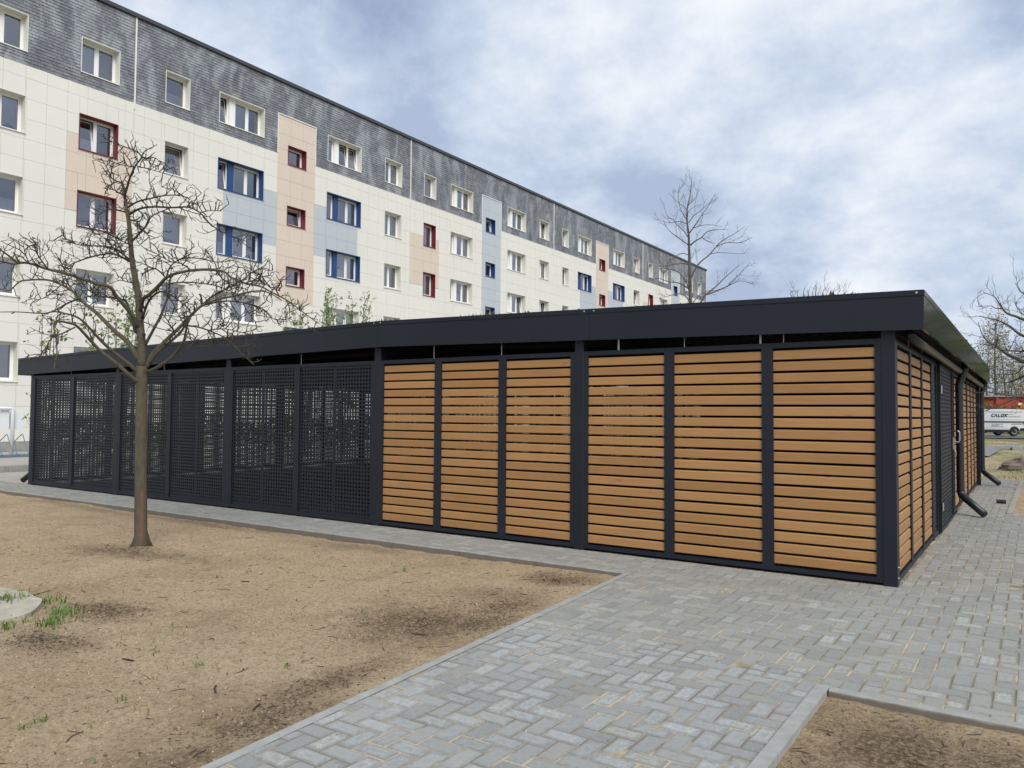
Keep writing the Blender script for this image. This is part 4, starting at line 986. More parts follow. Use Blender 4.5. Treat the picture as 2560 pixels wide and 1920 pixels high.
tall = [([(580,1560),(575,1300),(570,1100),(565,900),(560,760),(545,640),(540,540),(550,430),(575,330),(590,200),(600,95)], .11, .010),
 ([(590,1260),(640,1160),(700,1080),(800,1000),(880,910),(1000,860),(1150,860),(1290,800)], .05, .01), ([(880,900),(960,830),(1100,750),(1200,680)], .026, .008), ([(820,990),(900,975),(1080,985),(1170,990)], .02, .008),
 ([(580,890),(640,840),(710,800),(780,730),(900,710),(1020,710)], .04, .008), ([(710,800),(790,850),(870,870)], .02, .008), ([(570,750),(640,650),(700,560),(790,430),(870,290)], .035, .008), ([(560,630),(620,550),(700,490),(800,400),(900,340)], .026, .008),
 ([(620,690),(720,660),(830,655),(950,680)], .022, .008), ([(540,600),(480,500),(450,400),(440,280),(460,190)], .026, .008), ([(555,800),(500,720),(420,650),(390,600),(320,560),(290,490)], .03, .008), ([(530,640),(450,615),(340,630),(220,600)], .022, .008),
 ([(560,890),(480,830),(380,760),(310,690),(270,600)], .03, .008), ([(560,420),(620,370),(660,310),(670,230)], .018, .007), ([(540,480),(500,440),(430,390),(330,290)], .02, .007), ([(560,1110),(480,1100),(400,1110),(280,1130),(180,1130)], .035, .008),
 ([(570,1400),(510,1280),(430,1190),(350,1170),(230,1150)], .045, .008), ([(560,1390),(460,1330),(330,1310),(200,1270),(60,1270)], .04, .008), ([(575,1550),(530,1480),(450,1450),(350,1470),(220,1500)], .045, .008),
 ([(590,1750),(640,1650),(700,1550),(760,1460),(880,1360),(980,1260),(1050,1200),(1140,1120)], .07, .01), ([(760,1460),(900,1410),(1030,1350),(1160,1300),(1330,1350)], .04, .008), ([(610,1550),(680,1470),(760,1420),(900,1410)], .03, .01), ([(1000,1370),(1120,1250),(1280,1085)], .03, .008),
 ([(550,560),(560,500),(640,440),(720,420)], .016, .007), ([(550,1000),(480,980),(420,1010),(300,1080)], .025, .008)]
b0 = px_depth(*cv(580, 1560), 40); b0.z = -.1
bare_tree('bare_tree', 'tall bare tree rising behind the shelter at the end of the apartment block', b0, tall, cv, 40, 1.6, 'twig_far', 'bark_far', 5, 1.05, .010, 1.5)
cs = lambda x, y: (2380+x/5.183, 680+y/5.183); cz = lambda x, y: ((2400+x/8.294-2380)*5.183, (940+y/8.294-680)*5.183)
edge = [([(2500,1500),(2480,1200),(2440,900),(2400,600),(2350,200),(2300,-300),(2280,-900)], .13, .03),
 ([(2480,1250),(1900,1230),(1400,1210),(933,1165),(850,1130),(720,1070),(640,1010),(570,950),(500,930),(420,850),(380,780),(340,650)], .055, .006), ([(640,1010),(530,965),(440,940),(290,925)], .014, .005), ([(2440,950),(1700,960),(1100,880),(933,830),(840,780),(760,710),(670,660),(560,615),(440,590),(350,570)], .045, .005),
 ([(2400,640),(1700,700),(1200,660),(933,615),(830,575),(720,540),(660,480),(600,390),(540,315),(400,260)], .045, .005), ([(1200,1200),(933,1215),(870,1290),(790,1325),(650,1320)], .02, .005), ([(2490,1400),(1600,1330),(1100,1340),(933,1350),(840,1390),(730,1430),(500,1440)], .05, .006),
 ([(1500,1000),(1100,1040),(933,1030),(780,1020),(640,1010)], .025, .01), ([(2490,1420),(1600,1450)]+[cz(x, y) for x, y in ((1327,395),(1100,480),(900,570),(700,650),(520,730))], .045, .008), ([(1500,1390)]+[cz(x, y) for x, y in ((1327,400),(1100,400),(900,375),(700,345),(510,310))], .03, .008),
 ([(1700,690),(1200,450),(933,280),(880,245),(820,140)], .022, .005), ([(1100,640),(933,560),(860,480),(820,400),(815,290)], .014, .005), ([(570,950),(590,870),(580,800),(525,740)], .010, .004), ([(700,1060),(760,980),(800,900),(850,800)], .012, .004), ([(660,480),(560,470),(500,440),(330,450)], .010, .004), ([(2350,250),(1900,100),(1500,-100),(1200,-350)], .06, .01), ([(2400,600),(2900,300),(3300,0)], .07, .01), ([(2300,-300),(2700,-700),(2900,-1100)], .06, .01)]
b1 = px_depth(*cs(2500, 1500), 15); b1.z = -.1
et = bare_tree('bare_tree', 'spreading bare tree whose low branches reach past the shelter end above the van', b1, edge, cs, 15, 1.0, 'bark_far', 'bark_far', 9, .55, .006, 5.0)
r4 = random.Random(19); tx = MB(); trunk_line = [px_depth(*cs(x, y), 15) for x, y in edge[0][0]]
for k_ in range(16):
    f = r4.uniform(1.2, 5.6); i = int(f); p = trunk_line[i].lerp(trunk_line[i+1], f-i); a = r4.uniform(-1.9, 1.5)+math.atan2(_R.y, _R.x); L = r4.uniform(1.8, 3.4)*(1.1-f*.11)
    pts = [p]; d = Vector((math.cos(a), math.sin(a), r4.uniform(.05, .5))).normalized()
    for j in range(5): d = (d+Vector((r4.gauss(0, .14), r4.gauss(0, .14), r4.gauss(.05, .12)))).normalized(); pts.append(pts[-1]+d*L/5)
    mm = MB(); q = limb_tube(mm, pts, .045*(1.1-f*.1), .006, 6); mm.build('branch', 'bark_far', et, tuple(p), smooth=True)
    for j in range(4, len(q)):
        for _ in range(2):
            sd_ = (q[j]-q[j-1]).normalized().cross(Vector((r4.gauss(0, 1), r4.gauss(0, 1), r4.gauss(0, 1)))).normalized(); sd_.z += .25; twig_l(tx, q[j], (q[j]-q[j-1]).normalized()+sd_*.8, r4.uniform(.3, .75), .006, r4, 2)
tx.build('twigs', 'bark_far', et, tuple(b1), kind='stuff')
# the twiggy crown showing above the roof edge
cr = lambda x, y: (1880+x/4.916, 680+y/4.916)
brush = [([(800,900),(800,600),(790,420),(780,300),(790,160)], .2, .02)]+[([(800+dx*.3, 700),(790+dx*.6, 450),(780+dx, 290),(790+dx*1.08+25, 150+abs(dx)*.25)], .08, .015) for dx in (-300, -220, -150, -90, -40, 30, 80, 130, 190, 260, 330, 400)]
b2 = px_depth(*cr(800, 900), 75); b2.z = -.1
bare_tree('bare_tree', 'far bare tree with only its twiggy crown showing over the shelter roof', b2, brush, cr, 75, 2.0, 'twig_far', 'bark_far', 12, 1.6, .017, .9)

# ---- young shrubs in leaf between shelter and apartment block
def leaf(m, p, s, rr):
    a = Vector((rr.gauss(0, 1), rr.gauss(0, 1), rr.gauss(.5, 1))).normalized(); b = a.cross(Vector((rr.gauss(0, 1), rr.gauss(0, 1), rr.gauss(0, 1)))).normalized()
    t = p+a*s; mid = p+a*s*.5; m.quad(tuple(p), tuple(mid+b*s*.3), tuple(t), tuple(mid-b*s*.3))
def leafy(name, label, base, h, spread, stems, seed, nleaf, group=None, lsz=.105):
    root = empty(name, tuple(base), **thing(label, 'shrub', group)); rr = random.Random(seed); sm = MB(); lm = MB()
    for i in range(stems):
        a = rr.uniform(0, 6.28); top = Vector(base)+Vector((math.cos(a)*spread*rr.uniform(.2, 1), math.sin(a)*spread*rr.uniform(.2, 1), h*rr.uniform(.75, 1)))
        mid = Vector(base).lerp(top, .55)+Vector((rr.gauss(0, .1), rr.gauss(0, .1), 0)); q = smooth([Vector(base)+Vector((rr.gauss(0, .05), rr.gauss(0, .05), 0)), mid, top], 8); N = len(q)-1
        sm.tube(q, [.018*(1-.8*j/N)+.003 for j in range(N+1)], 5)
        for j in range(int(N*.3), N+1):
            for k_ in range(2):
                side = Vector((rr.gauss(0, 1), rr.gauss(0, 1), rr.gauss(.5, .6))).normalized(); e_ = q[j]+side*rr.uniform(.12, .5)*(1.1-.5*j/N); sm.tube([q[j], (q[j]+e_)/2+Vector((0, 0, .03)), e_], [.006, .005, .003], 3, False)
                for _ in range(nleaf):
                    t = rr.choice((rr.uniform(.3, .95), 1., 1.)); leaf(lm, q[j].lerp(e_, t)+Vector((rr.gauss(0, .025), rr.gauss(0, .025), rr.gauss(.02, .025))), lsz*rr.uniform(.6, 1.2), rr)
    sm.build('stems', 'bark_far', root, tuple(base)); lm.build('foliage', 'leaf_young', root, tuple(base), kind='stuff'); return root
def sap(px, X):
    r = px_ray(px, 850); return Vector((X, r.y*X/r.x, .0))
p = sap(95, -19.2); leafy('young_shrub', 'thin young shrub with few green leaves beside the shelter downpipe corner', p, 4.0, .45, 4, 31, 3)
p = sap(295, -20.5); leafy('young_shrub', 'broad young shrub in first leaf behind the trunk of the bare tree', p, 5.3, 1.3, 11, 32, 5)
p = sap(770, -21); leafy('young_shrub', 'sparse greyish young shrub before the peach stair field', p, 5.7, 1.2, 11, 33, 5)
p = sap(860, -21); leafy('young_shrub', 'denser green young shrub before the triple window beside the peach stair field', p, 6.0, 1.1, 12, 34, 6)

# ---- clipped hedge by the forecourt, shrubs and yellow bush near the far garages
def foliage_block(m, fn, n, s, rr):
    for _ in range(n): leaf(m, Vector(fn(rr)), s*rr.uniform(.6, 1.3), rr)
root = empty('hedge', (-22.6, 14, .11), **thing('low green hedge between the shelter and the apartment block', 'hedge')); lm = MB(); rr = random.Random(8)
def hf(r):
    y = r.uniform(10.7, 30); zt = 1.05+.18*math.sin(y*1.7)+.12*math.sin(y*4.1); return (-22.6+r.choice((-1, 1))*r.uniform(.2, .5), y, .12+zt*math.sqrt(r.random()))
foliage_block(lm, hf, 9000, .13, rr); lm.build('foliage', 'leaf_hedge', root, (-22.6, 14, .11), kind='stuff')
m = MB()
for y in np.arange(10.9, 30, .5): m.tube([(-22.6, y, .1), (-22.6+rr.gauss(0, .1), y+rr.gauss(0, .1), .9)], [.02, .008], 5)
m.build('stems', 'bark_far', root, (-22.6, 14, .11))
def bush(label, px, Y, w_, h, mat, seed, n, s):
    r = px_ray(px, 1020); t = Y/r.y; c = Vector((r.x*t, Y, .0)); root = empty('bush', tuple(c), **thing(label, 'bush')); rr = random.Random(seed); lm = MB()
    lumps = [(rr.gauss(0, .5)*w_*.5, rr.gauss(0, .4)*w_*.4, rr.uniform(.35, .75)*h, rr.uniform(.25, .45)*min(w_, h)) for _ in range(9)]
    def f(r_):
        a, b, cc, R_ = r_.choice(lumps); v = Vector((r_.gauss(0, 1), r_.gauss(0, 1), r_.gauss(0, 1))).normalized()*R_*r_.random()**.35; return c+Vector((a, b, max(.05, cc)))+v
    foliage_block(lm, f, n, s, rr); lm.build('foliage', mat, root, tuple(c), kind='stuff')
    sm = MB()
    for a, b, cc, R_ in lumps: sm.tube([c, c+Vector((a, b, cc))], [.05, .02], 5)
    sm.build('stems', 'bark_far', root, tuple(c))
bush('green bush before the red garage wall near the downpipe end', 2462, 88, 3.4, 2.9, 'leaf_shrub', 41, 2600, .22)
bush('low olive bush along the red garage wall above the van', 2505, 89, 5, 2.5, 'leaf_shrub', 42, 2600, .22)
bush('wide brownish bush behind the rear of the van', 2545, 87, 4, 2.4, 'leaf_shrub', 43, 2600, .22)
bush('bright yellow flowering bush in front of the red garages', 2618, 92, 3.6, 4.1, 'leaf_yellow', 44, 2600, .2)

# ---- woodland behind: bare trunks with a haze of twigs and first leaf
def wood_tree(c, h, seed):
    rr = random.Random(seed); sm = MB(); tmm = MB(); n = rr.randrange(3)
    root = empty('woodland_tree', tuple(c), **thing('slender woodland tree in early leaf behind the red garages', 'tree', 'woodland trees behind the garages'))
    q = smooth([c, c+Vector((rr.gauss(0, .3), rr.gauss(0, .3), h*.5)), c+Vector((rr.gauss(0, .6), rr.gauss(0, .6), h))], 7); N = len(q)-1; sm.tube(q, [.16*(1-.85*i/N)+.015 for i in range(N+1)], 6)
    for i in range(4, N+1):
        for _ in range(5):
            a = rr.uniform(0, 6.28); L = rr.uniform(.10, .22)*h*(1.15-i/N*.7); twig_l(tmm, q[i-1].lerp(q[i], rr.random()), Vector((math.cos(a), math.sin(a), rr.uniform(.2, 1.))), L, .03, rr, 2)
    lm = MB()
    for _ in range(1500):
        i = rr.randrange(3, N+1); a = rr.uniform(0, 6.28); R_ = rr.random()**.5*.2*h*(1.2-i/N*.7); leaf(lm, q[i]+Vector((math.cos(a)*R_, math.sin(a)*R_, rr.gauss(0, .05*h)+.3*R_)), rr.uniform(.12, .28), rr)
    sm.build('trunk', 'bark_far', root, tuple(c)); tmm.build('twigs', 'wood_brush', root, tuple(c), kind='stuff'); lm.build('foliage', 'leaf_bud', root, tuple(c), kind='stuff'); return root
def copy_tree(o, loc, rotz, sc):
    c = o.copy(); COL.objects.link(c); c.location = loc; c.rotation_euler = (0, 0, rotz); c.scale = (sc,)*3
    for ch in list(o.children):
        d = ch.copy(); COL.objects.link(d); d.parent = c
    return c
wr2 = random.Random(77); spots = []
for px in range(2310, 2690, 18):
    d = wr2.uniform(100, 130); p = px_depth(px+wr2.uniform(-8, 8), 1030, d); spots.append((Vector((p.x, p.y, 0)), wr2.uniform(.75, 1.15)))
NW = len(spots)
for px in range(2690, 3400, 24):                       # the wood goes on to the right, where the glossy fascia mirrors it
    d = wr2.uniform(62, 105); p = px_depth(px+wr2.uniform(-8, 8), 1030, d); spots.append((Vector((p.x, p.y, 0)), wr2.uniform(.85, 1.2)))
def evergreen(c, h, seed):
    rr = random.Random(seed); root = empty('evergreen_tree', tuple(c), **thing('dense dark green evergreen tree at the edge of the wood beside the shelter', 'tree', 'evergreens along the side')); sm = MB(); lm = MB()
    sm.tube([c, c+Vector((0, 0, h*.5)), c+Vector((.1, 0, h))], [.2, .12, .02], 7)
    for _ in range(3200):
        t = rr.random()**.8; R_ = (.04+.23*(1-t))*h*(.55+.45*math.sin(t*40+rr.random()))*rr.random()**.4; a = rr.uniform(0, 6.28); leaf(lm, c+Vector((math.cos(a)*R_, math.sin(a)*R_, .06*h+t*h*.94-R_*.2)), rr.uniform(.3, .6), rr)
    sm.build('trunk', 'bark_far', root, tuple(c)); lm.build('foliage', 'leaf_shrub', root, tuple(c), kind='stuff'); return root
ev = None
for px in range(2680, 3300, 34):
    d = wr2.uniform(48, 78); p = px_depth(px+wr2.uniform(-8, 8), 1030, d); p.z = 0
    if ev is None: ev = evergreen(p, 13., 500)
    else: copy_tree(ev, p, wr2.uniform(0, 6.28), wr2.uniform(.75, 1.1))
protos = []
for i, (c, sc) in enumerate(spots):
    if i < 4: o = wood_tree(c, 12.5, 300+i); o.scale = (sc,)*3; protos.append(o)
    else:
        o = copy_tree(protos[i % 4], c, wr2.uniform(0, 6.28), sc)
    if i >= NW: o['label'] = 'slender woodland tree in early leaf at the edge of the wood beside the shelter'; o['group'] = 'woodland trees along the side'

# ================================================================== THE FAR SIDE: garages and van
def text_mesh(txt, size, mat, shear=0., bold=0.):
    cu = bpy.data.curves.new('lettering', 'FONT'); cu.body = txt; cu.size = size; cu.shear = shear; cu.offset = bold; cu.extrude = .002; cu.resolution_u = 3
    o = bpy.data.objects.new('lettering', cu); COL.objects.link(o); dg = bpy.context.evaluated_depsgraph_get(); me = bpy.data.meshes.new_from_object(o.evaluated_get(dg)); bpy.data.objects.remove(o); bpy.data.curves.remove(cu)
    me.materials.clear(); me.materials.append(MATS[mat]); return me
G0 = px_depth(2440, 1030, 97); G0.z = 0; gd = Vector((_R.x, _R.y, 0)).normalized(); gn = Vector((-gd.y, gd.x, 0))
gar = empty('garage_row', tuple(G0), **thing('low red garage row with flat grey roof at the edge of the wood', 'garage'))
def GP(a, b, z): p = G0+gd*a+gn*b; return (p.x, p.y, z)
def gbox(name, a0, a1, b0, b1, z0, z1, mat, par):
    m = MB(); i = 0; m.v += [GP(a0, b0, z0), GP(a1, b0, z0), GP(a1, b1, z0), GP(a0, b1, z0), GP(a0, b0, z1), GP(a1, b0, z1), GP(a1, b1, z1), GP(a0, b1, z1)]
    for f in ((0,3,2,1),(4,5,6,7),(0,1,5,4),(1,2,6,5),(2,3,7,6),(3,0,4,7)): m.f.append(f); m.u.append(None); m.mi.append(0)
    return m.build(name, mat, par)
wv = gbox('wall', -9, 2.35, 0, 6, -.1, 4.0, 'red_wall', gar); wv2 = gbox('wall', 2.36, 22, -.35, 6, -.1, 3.95, 'red_wall', gar)
gbox('roof', -9.3, 22.3, -.6, 6.3, 4.01, 4.22, 'roof_grey', gar)
for a in (-6.5, -3., 5.6, 9.4, 13.2): gbox('garage_door', a, a+2.5, (-.02 if a < 2 else -.38), (.02 if a < 2 else -.34), .0, 2.2, 'red_wall', gar)
gbox('wall_lamp', 4.9, 5.35, -.65, -.352, 3.0, 3.3, 'white_paint', gar)

V0 = px_ground(2536, 1091, .03); vang = math.atan2(_R.y, _R.x)+rad(2.0); vd = Vector((math.cos(vang), math.sin(vang), 0)); vn = Vector((-vd.y, vd.x, 0)); K = 1.06
van = empty('van', tuple(V0), **thing('white panel van with dark green stripe and lettering parked on the far road', 'van'))
def VP(a, b, z): p = V0+vd*a*K+vn*b*K; return (p.x, p.y, .03+z*K)           # a: towards its rear, b: across (away from us), z up
def arch(c, r, z0):      # wheel opening points from rear to front
    return [(c+r*math.cos(t), z0+r*math.sin(t)) for t in np.linspace(.0, math.pi, 13)]
body = MB()
low = .36
side = [(1.02, low)]+[]
outline = [(-4.25, low), (-4.30, .75), (-4.22, 1.05), (-3.55, 1.20), (-2.75, 1.82), (-2.3, 1.94), (-1.2, 1.985), (.3, 1.98), (.85, 1.94), (.98, 1.80), (1.03, 1.1), (1.03, low)]
ins = [(x*(1-.0) , z) for x, z in outline]
def layer(b, sx_, top):   # side outline drawn in towards the roof
    return [VP(x, b(z), z) for x, z in outline]
bw = lambda z: .0+.10*max(0, (z-1.1)/.9)**1.6
N_ = len(outline); near = [VP(x, bw(z), z) for x, z in outline]; far = [VP(x, 1.95-bw(z), z) for x, z in outline]
body.v += near+far
body.f.append(tuple(range(N_))); body.f.append(tuple(N_+i for i in reversed(range(N_)))); body.u += [None]*2; body.mi += [0]*2
for i in range(N_): j = (i+1) % N_; body.f.append((j, i, N_+i, N_+j)); body.u.append(None); body.mi.append(0)
bo = body.build('body', 'van_white', van, tuple(V0))
def vstrip(name, mat, a0, a1, z0, z1, off=-.006, par=None):
    m = MB(); m.quad(VP(a0, off+bw(z0), z0), VP(a1, off+bw(z0), z0), VP(a1, off+bw(z1), z1), VP(a0, off+bw(z1), z1)); m.quad(VP(a0, .01+bw(z0), z0), VP(a1, .01+bw(z0), z0), VP(a1, off+bw(z0), z0), VP(a0, off+bw(z0), z0)); return m.build(name, mat, par or van)
vstrip('stripe', 'van_green', -4.2, 1.0, 1.035, 1.10); vstrip('stripe', 'van_grey', -4.2, 1.0, .985, 1.033)
vstrip('side_trim', 'black_plastic', -4.2, -.42, .30, .49, -.03); vstrip('side_trim', 'black_plastic', .42, 1.03, .30, .60, -.03)
vstrip('roof_rail', 'van_grey', -1.9, .7, 1.80, 1.815, -.004)
for z0, z1, a0, a1 in ((.60, .612, -2.2, -.45), (1.22, 1.232, -1.78, .55), (1.73, 1.742, -1.9, .6)): vstrip('body_crease', 'van_grey', a0, a1, z0, z1, -.003)
for a in (-2.35, -.0): pass
w1 = vstrip('cab_window', 'dark_glass', -3.45, -2.45, 1.25, 1.72, -.005)
for a in (0, -3.25):
    for b in (.11, 1.84):
        m = MB(); t = MB(); c = VP(a, b-.11, .335); d = VP(a, b+.11, .335); m.tube([c, VP(a, b-.09, .335), VP(a, b+.09, .335), d], [.27, .335, .335, .27], 24); w_ = m.build('wheel', 'rubber', van, c)
        t.tube([VP(a, b-.118, .335), VP(a, b-.10, .335)], [.215, .225], 20); r_ = t.build('rim', 'hubcap', w_, c); t = MB(); t.tube([VP(a, b-.135, .335), VP(a, b-.11, .335)], [.10, .12], 14); t.build('hub', 'black_plastic', w_, c)
    m = MB(); A = arch(a, .40, .33); 
    for (x0, z0), (x1, z1) in zip(A, A[1:]): m.quad(VP(a, -.008, .33), VP(x0, -.008, z0), VP(x1, -.008, z1), VP(a, -.008, .33))
    m.build('wheel_arch', 'black_plastic', van)
def vtext(txt, size, mat, a, z, shear=0., bold=0., sx_=1.):
    me = text_mesh(txt, size, mat, shear, bold); o = place('lettering', me, van, VP(a, -.012+bw(z), z)); tilt = math.atan2(bw(z+.2)-bw(z), .2)
    o.rotation_euler = (math.pi/2-tilt, 0, vang); o.scale = (sx_, 1, 1); return o
x_ = -1.72
for ch, wd in (('C', .255), ('\u039b', .26), ('L', .20), ('O', .275), ('X', .25)): vtext(ch, .335, 'van_green', x_, 1.42, .28, .013, 1.0); x_ += wd
vtext('Haustechnik GmbH', .155, 'van_grey', -.42, 1.43, .22, .0, .80)
# three address lines and a telephone line, too small to read: rows of short dashes
rr = random.Random(6)
for a0, a1, z in ((-1.70, -.83, .885), (-1.70, -1.14, .80), (-1.70, -.78, .715), (-.22, .66, .885)):
    m = MB(); a = a0
    while a < a1-.02:
        L = rr.uniform(.03, .09); b_ = min(a+L, a1); m.quad(VP(a, -.004, z-.02), VP(b_, -.004, z-.02), VP(b_, -.004, z+.02), VP(a, -.004, z+.02)); a = b_+rr.choice((.008, .012, .03))
    m.build('lettering', 'van_grey', van)

# ================================================================== SMALL THINGS
# bicycle rack and white letter box unit by the forecourt
rk0 = Vector((-25.2, 10.4, .115)); rack = empty('bicycle_rack', tuple(rk0), **thing('blue steel bicycle rack with slanted hoops on the forecourt', 'bicycle rack'))
for i in range(7):
    y = 9.0+i*.42; m = MB(); pts = bend([(-25.5, y, .16), (-24.75, y, .16), (-25.25, y+.02, .80), (-25.75, y+.02, .55), (-25.5, y, .16)], .06); m.tube(pts, [.013]*len(pts), 6); m.build('hoop', 'blue_paint', rack)
for x in (-25.5, -24.78):
    m = MB(); m.box(x-.02, x+.02, 8.8, 12.0, .125, .165); m.build('rail', 'blue_paint', rack)
c0 = Vector((-25.9, 11.15, .115)); lb = empty('letterbox_unit', tuple(c0), **thing('white letter box cabinet on a post behind the blue rack', 'letter box'))
m = MB(); m.box(-26.05, -25.80, 10.74, 10.98, .93, 1.50); m.build('box', 'white_paint', lb); m = MB(); m.box(-26.05, -25.80, 11.06, 11.36, .92, 1.49); m.build('box', 'white_paint', lb)
m = MB(); pts = bend([(-25.74, 11.05, .12), (-25.74, 11.05, 1.56), (-25.74, 10.2, 1.56)], .08); m.tube(pts, [.05]*len(pts), 10); m.build('post', 'white_paint', lb, smooth=True)
m = MB(); m.tube([(-25.74, 10.2, .12), (-25.74, 10.2, 1.56)], [.05]*2, 10); m.build('post', 'white_paint', lb)
# concrete cover in the sand, half out of frame
cc = Vector((-6.95, 2.62)); cov_ = MB(); n = 40; rr = random.Random(4)
ring = [(cc.x+.80*math.cos(t), cc.y+.50*math.sin(t)) for t in np.linspace(0, 2*math.pi, n, endpoint=False)]; ring = [(x+rr.gauss(0, .008), y+rr.gauss(0, .008)) for x, y in ring]
cov_.prism(ring, lambda q, t: (q[0], q[1], t), -.1, .002); cov_.build('concrete_cover', 'cover_concrete', None, None, **thing('worn concrete shaft cover sunk in the sand with grass round its rim', 'shaft cover'))
# pipe offcut on the paving, boulder
p = px_ground(2503, 1259); m = MB(); m.tube([p+Vector((-.07, 0, .035)), p+Vector((.07, .01, .035))], [.035]*2, 12); m.tube([p+Vector((-.071, 0, .035)), p+Vector((.071, .01, .035))], [.025]*2, 12); m.build('pipe_offcut', 'plastic_pipe', None, None, **thing('short black pipe offcut lying on the paving beside the downpipe', 'pipe'))
p = px_ground(2556, 1172); m = MB(); rr = random.Random(9); me_v = []; 
for j in range(7):
    for i in range(12):
        a = i/12*2*math.pi; b = j/6*math.pi/2; R_ = .55*(1+.18*math.sin(a*3+j)+rr.gauss(0, .05)); me_v.append((p.x+R_*math.cos(a)*math.cos(b)*1.15, p.y+R_*math.sin(a)*math.cos(b), -.08+R_*.62*math.sin(b)))
m.v = me_v
for j in range(6):
    for i in range(12): k_ = (i+1) % 12; m.f.append((j*12+i, j*12+k_, (j+1)*12+k_, (j+1)*12+i)); m.u.append(None); m.mi.append(0)
m.build('boulder', 'rock', None, None, **thing('brown boulder lying in the lawn beyond the paved strip', 'boulder'))
# broken kerb stones at the end of the footpath
rr = random.Random(15); kp = empty('rubble_heap', (-.95, 43.6, 0), **thing('pale broken concrete stones at the end of the asphalt footpath', 'rubble'))
for i in range(9):
    m = MB(); x, y = -1.1+rr.gauss(0, .35), 43.5+rr.gauss(0, 1.3); m.box(x-.2, x+.2, y-.3, y+.3, 0, rr.uniform(.08, .2)); m.build('stone', 'concrete_edge', kp)

# ---- grass tufts, litter, clods and pebbles
_gx = np.arange(-12, -2.8, .02); _gy = np.arange(1., 6.8, .02); _gz = z_sand(*np.meshgrid(_gx, _gy)); _GX, _GY = np.meshgrid(np.arange(-12, 6, .05), np.arange(0, 70, .05))
_f91 = fbm(_GX[:160], _GY[:160], 91, .8, 4); _f93 = fbm(_GX, _GY, 93, .5, 3)
def zs(x, y): return float(_gz[min(max(int((y-1.)/.02), 0), len(_gy)-1), min(max(int((x+12)/.02), 0), len(_gx)-1)])
gm = MB(); rr = random.Random(61)
def blade(x, y, z, h, lean):
    a = rr.uniform(0, 6.28); w_ = rr.uniform(.003, .006); dx, dy = math.cos(a), math.sin(a); px_, py_ = -dy*w_, dx*w_
    m1 = (x+dx*lean*.4, y+dy*lean*.4, z+h*.6); gm.quad((x-px_, y-py_, z-.01), (x+px_, y+py_, z-.01), (m1[0]+px_*.8, m1[1]+py_*.8, m1[2]), (m1[0]-px_*.8, m1[1]-py_*.8, m1[2])); gm.tri((m1[0]-px_*.8, m1[1]-py_*.8, m1[2]), (m1[0]+px_*.8, m1[1]+py_*.8, m1[2]), (x+dx*lean, y+dy*lean, z+h*rr.uniform(.75, 1.)))
for (x, y, R_, n, h) in ((-6.80, 2.93, .12, 130, .13), (-6.68, 3.10, .16, 90, .07), (-5.86, 2.80, .09, 60, .10), (-6.08, 2.99, .12, 70, .10), (-5.99, 2.60, .06, 16, .09), (-6.47, 3.20, .03, 10, .09), (-6.15, 2.72, .15, 40, .05), (-6.5, 2.45, .3, 40, .05)):
    for _ in range(n):
        xx, yy = rr.gauss(x, R_*.6), rr.gauss(y, R_*.6); blade(xx, yy, zs(xx, yy), h*rr.uniform(.4, 1.), h*rr.uniform(.2, .8))
for (px_, py_) in ((303,1750),(60,1815),(105,1800),(720,1665),(620,1430),(540,1440),(905,1530),(500,1660),(1010,1430)):
    p = px_ground(px_, py_, -.03)
    for _ in range(7): blade(rr.gauss(p.x, .015), rr.gauss(p.y, .015), zs(p.x, p.y), rr.uniform(.025, .055), rr.uniform(.01, .04))
for _ in range(700):
    x, y = rr.uniform(-11, -3.2), rr.uniform(1.8, 6.7)
    if x > xl(y)-.05 or _f91[int(y/.05), int((x+12)/.05)] < .06: continue
    blade(x, y, zs(x, y), rr.uniform(.012, .03), rr.uniform(.005, .03))
gm.build('grass', 'grass_blade', None, (0, 0, 0), kind='stuff')
gm = MB()
for _ in range(9000):
    y = 22.4+rr.random()**1.3*40; x = rr.uniform(-2.2-(y-22)*.06, .8+(y-22)*.0)
    if -1.6 > x and 34 < y < 46: continue
    if _f93[int(y/.05), int((x+12)/.05)] < -.05: continue
    blade(x, y, -.02, rr.uniform(.03, .10), rr.uniform(.02, .08))
gm.build('grass', 'dry_grass', None, (0, 22, 0), kind='stuff')
lm = MB(); cm = MB(); tw_ = MB(); pm = MB(); rr = random.Random(62)
PT = [(-8.3, 4.72, .55, .22), (-3.75, 4.38, .50, .42), (-3.42, 4.55, .3, .3), (-3.68, 6.25, .30, .22), (-5.95, 3.25, .35, .2), (-5.5, 2.6, .30, .16), (-3.2, 2.5, .22, .35), (-3.35, 3.1, .15, .4), (-3.55, 5.2, .2, .4)]
def flake(m, x, y, z, s):
    a = rr.uniform(0, 6.28); c, d = math.cos(a)*s, math.sin(a)*s; h = rr.uniform(.15, .7)*s; m.quad((x-c, y-d, z), (x+d*.6, y-c*.6, z+h), (x+c, y+d, z+h*.4), (x-d*.6, y+c*.6, z+h*.2))
def clod(m, x, y, z, s):
    i = len(m.v); pts = [(s*rr.uniform(.6, 1.2)*math.cos(a), s*rr.uniform(.6, 1.2)*math.sin(a)) for a in (0, 1.26, 2.5, 3.8, 5.0)]; m.v += [(x+a, y+b, z-.004) for a, b in pts]+[(x+rr.gauss(0, s*.2), y+rr.gauss(0, s*.2), z+s*rr.uniform(.5, .9))]
    for j in range(5): m.f.append((i+j, i+(j+1) % 5, i+5)); m.u.append(None); m.mi.append(0)
def sticks(m, x, y, z, L, r):
    a = rr.uniform(0, 6.28); d = Vector((math.cos(a), math.sin(a), rr.gauss(.03, .05))); p = Vector((x, y, z+r*.7)); m.tube([p-d*L/2, p+Vector((rr.gauss(0, .1)*L, rr.gauss(0, .1)*L, .002)), p+d*L/2], [r, r, r*.6], 4, False)
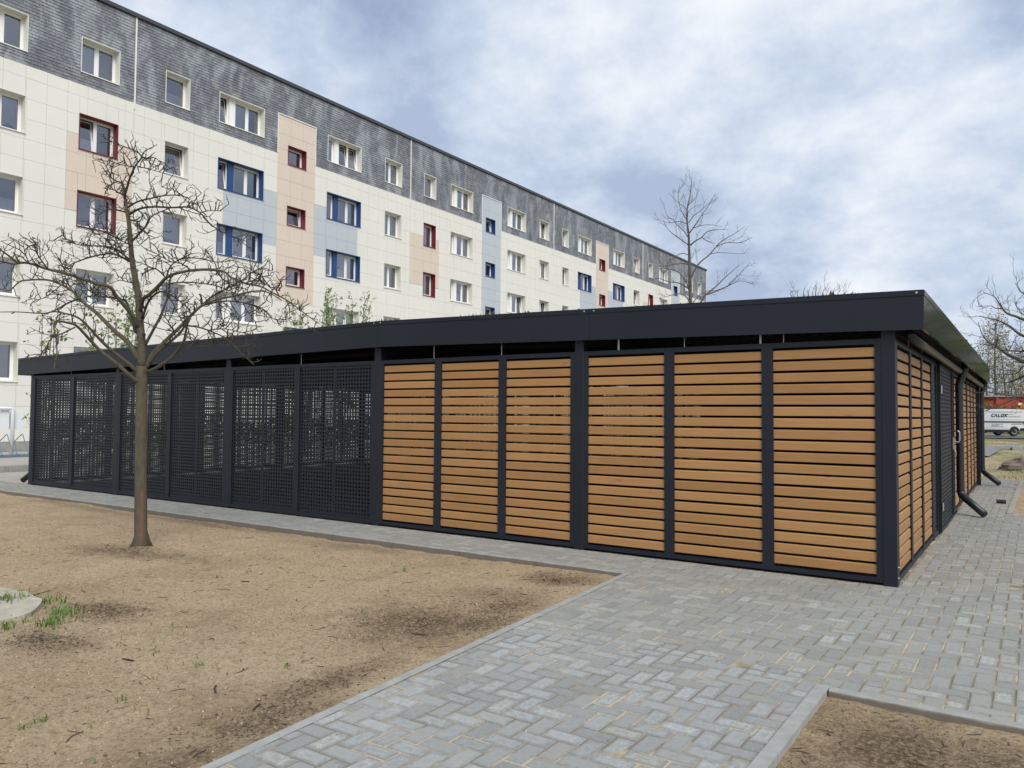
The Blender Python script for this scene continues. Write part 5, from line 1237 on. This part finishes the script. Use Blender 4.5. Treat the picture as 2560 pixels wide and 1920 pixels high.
for (x, y, rx, ry) in PT:
    for _ in range(420):
        a, b = rr.gauss(x, rx*.62), rr.gauss(y, ry*.62)
        if a > xl(b)-.02 or b > 6.7: continue
        flake(lm, a, b, zs(a, b), rr.uniform(.004, .013))
        if rr.random() < .12: clod(lm, a+rr.gauss(0, .05), b+rr.gauss(0, .05), zs(a, b), rr.uniform(.005, .012))
for _ in range(9000):
    y = 1.6+rr.random()**1.3*5.1; x = rr.uniform(-9.5, -2.95)
    if x > xl(y)-.01: continue
    q = rr.random(); z = zs(x, y)
    if q < .42: flake(lm, x, y, z, rr.uniform(.003, .009))
    elif q < .80: clod(cm, x, y, z, rr.uniform(.003, .010))
    elif q < .84: sticks(tw_, x, y, z, rr.uniform(.03, .12), rr.uniform(.0012, .0028))
    elif q < .89: clod(pm, x, y, z, rr.uniform(.003, .006))
for (px_, py_, L) in ((85,1485,.34),(320,1648,.10),(640,1770,.12),(115,1560,.2),(540,1720,.15),(610,1450,.14),(1050,1585,.12)):
    p = px_ground(px_, py_, -.03); sticks(tw_, p.x, p.y, zs(p.x, p.y), L, .006)
_bz = z_bed(*np.meshgrid(np.arange(-1, .7, .02), np.arange(2.8, 4.6, .02)))
def zb2(x, y): return float(_bz[int((y-2.8)/.02), int((x+1)/.02)])
for _ in range(3200):
    x, y = rr.uniform(-.95, .6), rr.uniform(2.9, 4.5); z = zb2(x, y); q = rr.random()
    if q < .35: flake(lm, x, y, z, rr.uniform(.003, .008))
    elif q < .97: clod(lm, x, y, z, rr.uniform(.003, .009))
    else: sticks(tw_, x, y, z, rr.uniform(.03, .1), .002)
for _ in range(260):
    x, y = rr.uniform(-3., 1.), rr.uniform(2.2, 12)
    if x < xl(y)+.06 or (x > -1.06 and y < 4.6) or (x < -1.02 and y > 7.55): continue
    (clod if rr.random() < .5 else flake)(lm if rr.random() < .6 else pm, x, y, .001, rr.uniform(.002, .007))
for _ in range(1500):                                   # sand spilt along the foot of the walls and over the edging
    if rr.random() < .6: x = rr.uniform(-1.04, -.98)-.0; y = rr.uniform(7.7, 13.5); x += abs(rr.gauss(0, .03))
    else: x = rr.uniform(-9, -1.3); y = YF-.004-abs(rr.gauss(0, .02))
    clod(cm, x, y, .0, rr.uniform(.003, .008))
lm.build('leaf_litter', 'litter', None, (0, 0, 0), kind='stuff'); cm.build('sand_clods', 'clod', None, (0, 0, 0), kind='stuff'); tw_.build('fallen_twigs', 'twig', None, (0, 0, 0), kind='stuff'); pm.build('pebbles', 'pebble', None, (0, 0, 0), kind='stuff')
